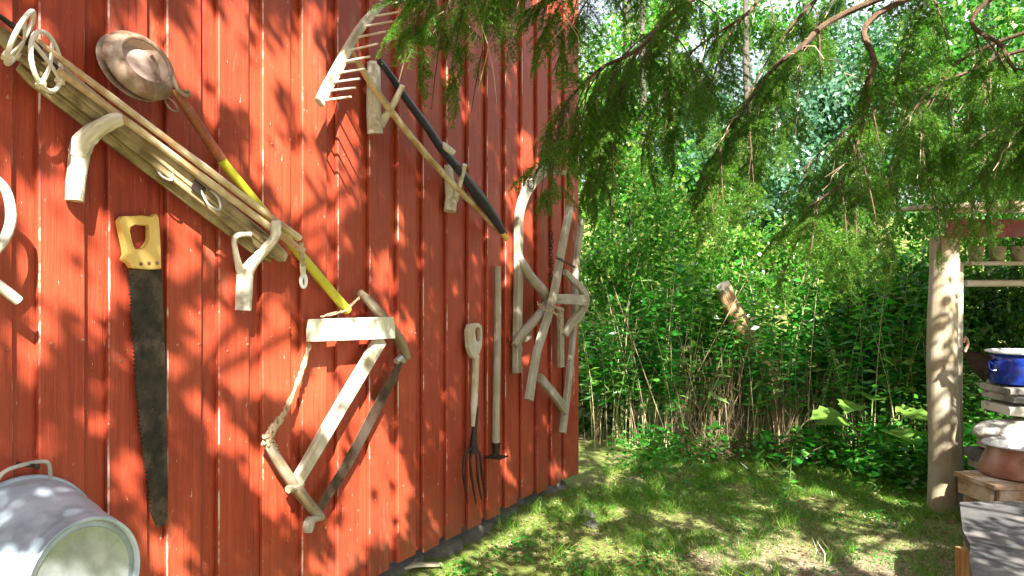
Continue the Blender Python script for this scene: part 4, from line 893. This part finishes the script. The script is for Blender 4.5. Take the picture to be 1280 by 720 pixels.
# ---- ground cover
def scatter(n, x0, x1, y0, y1, dens=None):
    P = []
    while sum(len(q) for q in P) < n:
        x = rng.uniform(x0, x1, n); y = rng.uniform(y0, y1, n); ok = ((x*N[0]+y*N[1])-NK > .03) | (y > 8.2)
        ok &= (x > -y*.9-.5)
        if dens is not None: ok &= rng.random(n) < dens(x, y)
        P.append(np.stack([x[ok], y[ok], gz(x[ok], y[ok])], 1))
    return np.concatenate(P)[:n]
gd = lambda x, y: np.clip((vn(x*2.3+3, y*2.3+1)-.34)*3.2, .05, 1)*np.where(x > .9+.6*vn(x*2, y*2), np.where(y < 5.3, .42, 1), 1)
P = scatter(70000, -1.2, 4.4, 3.2, 8.2, gd); n = len(P)
d = norm(np.stack([rng.normal(0, .5, n), rng.normal(0, .5, n), np.ones(n)], 1)); big = vn(P[:, 0]*3, P[:, 1]*3+7)
L = rng.uniform(.02, .045, n)*(0.6+1.1*big); v = leaf_verts(P-Z*.004, d, rdir(n), L, np.full(n, .0038), 0.); v[:, 2] += norm(rdir(n)*np.array([1, 1, 0]))*L[:, None]*.5
o = link_mesh('grass', fastmesh('grass', v, 4), M['grass']); tag(o, 'short mossy grass covering the yard in front of the thicket', 'grass', None, 'stuff')
# tufts of longer grass
n = 5200; cen = scatter(110, -.3, 4, 3.8, 7.4); ci = rng.integers(0, 110, n); P = cen[ci]+np.stack([rng.normal(0, .035, n), rng.normal(0, .035, n), np.zeros(n)], 1); P[:, 2] = gz(P[:, 0], P[:, 1])
d = norm(np.stack([rng.normal(0, .45, n), rng.normal(0, .45, n), np.ones(n)], 1)); L = rng.uniform(.06, .15, n); v = leaf_verts(P, d, rdir(n), L, np.full(n, .0045), 0.); v[:, 2] += norm(rdir(n)*np.array([1, 1, 0]))*L[:, None]*.35
tag(link_mesh('grass_tufts', fastmesh('grass_tufts', v, 4), M['grass']), 'tufts of longer grass scattered over the yard', 'grass', None, 'stuff')
P = scatter(14000, -1, 4.4, 3.2, 8.0); n = len(P)
leaves_o = leaves('leaf_litter', P+Z*.006, rdir(n)*np.array([1, 1, .15]), rdir(n, 2.2), rng.uniform(.012, .04, n), rng.uniform(.006, .02, n), M['litter']); tag(leaves_o, 'brown fallen leaves and bits strewn over the yard', 'litter', None, 'stuff')
# low weeds with broad leaves at the foot of the thicket, by the wall and behind the post
def weeds(n, cx, cy, sx, sy, hgt, lsz, mat, label):
    nc = max(6, n//22); cx_ = rng.normal(cx, sx, nc); cy_ = rng.normal(cy, sy, nc); k_ = rng.integers(0, nc, n)
    x = cx_[k_]+rng.normal(0, .06, n); y = cy_[k_]+rng.normal(0, .06, n)
    ok = ((x*N[0]+y*N[1])-NK > .05); x = x[ok]; y = y[ok]; n = len(x); z = gz(x, y)+rng.random(n)**.8*hgt
    a = rng.uniform(0, 2*PI, n); o = leaves('weeds', np.stack([x, y, z], 1)-np.array([cx, cy, 0]), np.stack([np.cos(a), np.sin(a), rng.uniform(-.3, .5, n)], 1), rdir(n, 1.8), rng.uniform(.6, 1.2, n)*lsz, rng.uniform(.6, 1.1, n)*lsz*.62, M[mat])
    o.location = (cx, cy, 0); tag(o, label, 'weeds', None, 'stuff')
weeds(700, 2.2, 6.9, .9, .22, .30, .10, 'herb', 'larger leafy weeds along the foot of the thicket')
weeds(1300, 2.2, 6.95, .9, .2, .2, .05, 'leaf', 'low leafy weeds along the foot of the thicket')
weeds(700, 3.3, 6.5, .35, .3, .38, .11, 'herb', 'larger leafy weeds beside the foot of the log post')
weeds(1000, 3.25, 6.5, .35, .3, .3, .06, 'leaf', 'low leafy weeds beside the foot of the log post')
weeds(260, .05, 4.3, .4, .12, .05, .04, 'herb', 'small broad-leaved weeds on the ground beside the barn wall')
weeds(900, .95, 6.5, .25, .25, .3, .05, 'herb', 'green weeds growing at the far corner of the barn')
weeds(2500, 4.3, 7.0, .6, .4, .7, .07, 'leaf', 'leafy weeds on the dark bank behind the shelter')
weeds(1200, 1.9, 5.6, 1.0, .6, .05, .03, 'herb', 'tiny clover-like leaves in the grass')
n = 9000; x = rng.uniform(.2, 5.2, n); y = rng.uniform(7.7, 8.7, n); z = gz(x, y)+rng.random(n)*1.0; ok = vn(x*3, z*3+y) > .3; x, y, z = x[ok], y[ok], z[ok]; n = len(x)
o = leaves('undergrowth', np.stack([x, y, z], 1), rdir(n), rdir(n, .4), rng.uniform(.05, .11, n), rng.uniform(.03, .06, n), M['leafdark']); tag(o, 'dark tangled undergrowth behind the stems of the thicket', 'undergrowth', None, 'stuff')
# stones and sticks
for i, (px, py, r, lab) in enumerate(((735, 661, .05, 'larger of two rounded brown stones in the grass near the barn'), (740, 671, .042, 'smaller brown stone touching the larger one in the grass'))):
    d_ = EYE*1000/(py-360); c = dp(px, py, d_); c[2] = float(gz(c[0], c[1]))+r*.3; mb = MB(); mb.lathe(c, (0.1, .1, 1), [(0, -r*.6), (r*.8, -r*.4), (r*1.1, 0), (r*.9, r*.35), (r*.4, r*.6), (0, r*.65)], 10)
    mb.v = [tuple(np.array(q)+rng.normal(size=3)*r*.07) for q in mb.v]; single('stone', mb, M['darkstone'], lab, 'stone', c, True)
c = dp(522, 707, 4.1); c[2] = float(gz(c[0], c[1]))+.015
mb = MB(); mb.sweep([c-np.array([.1, .03, .0]), c+np.array([-.02, .01, .012]), c+np.array([.12, .05, .0])], [.02, .05, .025], .012, ref=Z, kind='rect'); single('wood_chip', mb, M['pale'], 'pale strip of wood lying on the dark ground beside the barn', 'wood chip', c)

# ---- unseen leafy trees behind the camera: crown leaves placed to shape the dappled shade
lit = [(275, 50, 26, 60), (330, 150, 22, 70), (300, 20, 20, 30), (262, 110, 18, 40), (372, 70, 26, 40), (395, 130, 22, 60), (20, 30, 22, 22), (18, 250, 20, 50), (60, 330, 32, 50), (90, 290, 26, 60), (60, 250, 20, 40), (42, 420, 30, 40),
       (125, 400, 26, 50), (118, 500, 16, 30), (130, 330, 20, 40), (235, 290, 26, 40), (250, 395, 24, 60), (285, 350, 20, 26), (225, 470, 18, 30), (330, 385, 22, 40), (305, 450, 20, 40), (345, 455, 26, 40), (400, 270, 26, 50), (375, 225, 20, 36), (430, 215, 20, 34),
       (395, 20, 20, 20), (418, 170, 30, 40), (420, 480, 22, 50), (385, 500, 20, 40), (455, 560, 36, 60), (480, 640, 26, 40), (500, 600, 16, 36), (440, 650, 26, 30), (410, 700, 30, 20), (345, 610, 24, 36), (300, 560, 14, 30), (262, 520, 20, 24),
       (212, 690, 28, 36), (155, 590, 24, 22), (60, 560, 20, 20), (50, 520, 14, 20), (480, 350, 20, 40), (510, 420, 14, 24), (500, 290, 10, 20), (555, 490, 7, 24), (460, 440, 18, 30), (560, 95, 6, 16), (580, 128, 7, 18), (660, 195, 14, 30), (650, 260, 14, 40), (640, 320, 12, 26),
       (630, 570, 8, 14), (700, 590, 12, 12), (685, 525, 9, 14), (640, 600, 8, 12), (715, 500, 8, 16), (600, 470, 5, 9), (540, 650, 9, 12), (655, 450, 6, 12), (25, 665, 24, 22), (90, 655, 26, 16), (10, 715, 22, 16), (60, 60, 20, 14), (190, 60, 40, 46), (300, 280, 16, 20), (160, 150, 22, 20), (100, 220, 16, 50), (305, 360, 14, 30), (440, 410, 40, 10), (345, 290, 20, 16)]
litg = [(705, 637, 20, 8), (750, 692, 30, 9), (795, 678, 24, 9), (740, 650, 30, 6), (825, 646, 40, 6), (905, 590, 40, 5), (870, 600, 30, 5), (940, 640, 24, 6), (1000, 620, 40, 6), (960, 690, 30, 10), (1060, 690, 60, 14), (1100, 652, 50, 8), (1140, 700, 40, 10), (1000, 660, 26, 7), (1180, 632, 26, 7), (1080, 625, 30, 5), (640, 665, 24, 8), (570, 700, 22, 8), (900, 700, 26, 8), (760, 600, 20, 5), (1030, 705, 30, 8),
        (1060, 600, 14, 4), (1120, 610, 14, 4)]
def proj(P): return 640+1000*P[:, 0]/P[:, 1], 360-1000*(P[:, 2]-EYE)/P[:, 1]
def is_lit(px, py, wall):
    m = np.zeros(len(px)); 
    for (a, b, c, d_) in (lit if wall else litg):
        wob = .35*(vn(px/16.+a, py/16.+b)-.5)
        # lit spots lean along the fall of the light
        x_ = (px-a)-(py-b)*(.18 if wall else 0); k_ = (1.36 if a < 470 else 1.15) if wall else 1.45; m = np.maximum(m, 1-np.sqrt((x_/c)**2+((py-b)/d_)**2)/k_+wob)
    return m > .0
def safe(P): 
    y = P[:, 1]; pxx, pyy = proj(np.where(P[:, 1:2] > .1, P, np.array([[0, .1, 50]]))); return (y < .1) | (pyy < -40)
pos = []
def cover(n, wall):
    if wall:
        s_ = rng.uniform(-7.2, .15, n); z_ = rng.uniform(.1, 3.4, n); T = O+np.outer(s_, D)+np.outer(z_, Z)
    else:
        x = rng.uniform(-1.0, 5.5, n); y = rng.uniform(2.2, 7.2, n); T = np.stack([x, y, 0*x], 1); ok = (x*N[0]+y*N[1])-NK > 0; T = T[ok]
    px, py = proj(np.where(T[:, 1:2] > .3, T, np.array([[0, .3, 0]])))
    T2 = T; inside = (T[:, 1] > .4) & (px > -40) & (px < 1330) & (py > -60) & (py < 760)
    L_ = is_lit(px, py, wall); out_l = vn(T[:, 0]*4+T[:, 2]*2, T[:, 1]*3+T[:, 2]*4) > .52
    keep = ~np.where(inside, (L_ & (vn(px/8+3, py/13) < np.where((px < 470) & wall, .90, .86))) | ((vn(px/13+9, py/22) > (.82 if wall else .70)) & ~((px > 440) & (py < 330) & wall)), out_l); T2 = T[keep]; m_ = len(T2)
    lay = rng.integers(0, 3, m_); t_ = 3.5+lay*.65+.35*vn(T2[:, 0]*2, T2[:, 1]*2+T2[:, 2]*2)+rng.normal(0, .07, m_)
    Q = T2+t_[:, None]*S; sf = safe(Q); Q2 = T2+(t_+2.2)[:, None]*S; return np.where(sf[:, None], Q, Q2)
pos = np.concatenate([cover(50000, True), cover(34000, False)])
nn_ = 42000; xx = rng.uniform(.2, 7.5, nn_); T3 = np.stack([xx, 6.9+2.4*rng.random(nn_), rng.uniform(.0, 3.2, nn_)], 1)  # more crown leaves added to shade the thicket, leaving the broadleaf plant lit
_px = 640+1000*T3[:, 0]/T3[:, 1]; T3 = T3[~((_px > 1000) & (_px < 1150) & (T3[:, 2] > .15) & (T3[:, 2] < .8))]
T3 = T3[vn(T3[:, 0]*2.3, T3[:, 2]*2.3) < np.where(T3[:, 2] < .9, .8, np.where(T3[:, 2] < 1.5, .5, .36))]
pos = np.concatenate([pos, T3+(5.2+1.2*rng.random(len(T3)))[:, None]*S])
pos = pos[safe(pos)]
tb = [np.array([-1.3, -1.9, 0]), np.array([2.1, -1.6, 0])]
split = pos[:, 0] < .9
for i, (b0, sel, lab) in enumerate(((tb[0], split, 'unseen leafy birch behind the viewer, crown shaped to dapple the barn wall'), (tb[1], ~split, 'unseen leafy birch behind the viewer, crown shaped to dapple the yard'))):
    P = pos[sel]; n = len(P); t = Thing('dapple_birch', lab, 'tree', b0, 'unseen birches shaped to cast the dapples')
    top = np.array([P[:, 0].mean(), P[:, 1].mean()-.3, P[:, 2].max()+.2])
    mb = MB(); mb.sweep([b0-Z*.1, b0+Z*2.2, b0*.5+top*.5+Z*.6, top], [.26, .2, .13, .04], ref=(0, -1, 0), seg=12, jit=.05, smoothpath=3); t.part('trunk', mb, M['lightbark'], smooth=True)
    leaves('crown', P, rdir(n), rdir(n)+S*1.2, rng.uniform(.055, .085, n), rng.uniform(.04, .06, n), M['birchleaf'], t.o, b0)['kind'] = 'stuff'
    for k_ in range(9):
        e = P[rng.integers(0, n)]; s0 = b0*.5+top*.5+Z*rng.uniform(-.3, .5); mb = MB(); mb.sweep([s0, (s0+e)/2+Z*.15, e], [.05, .03, .008], ref=(0, -1, 0), seg=6, smoothpath=3); t.part('limb', mb, M['lightbark'], smooth=True)
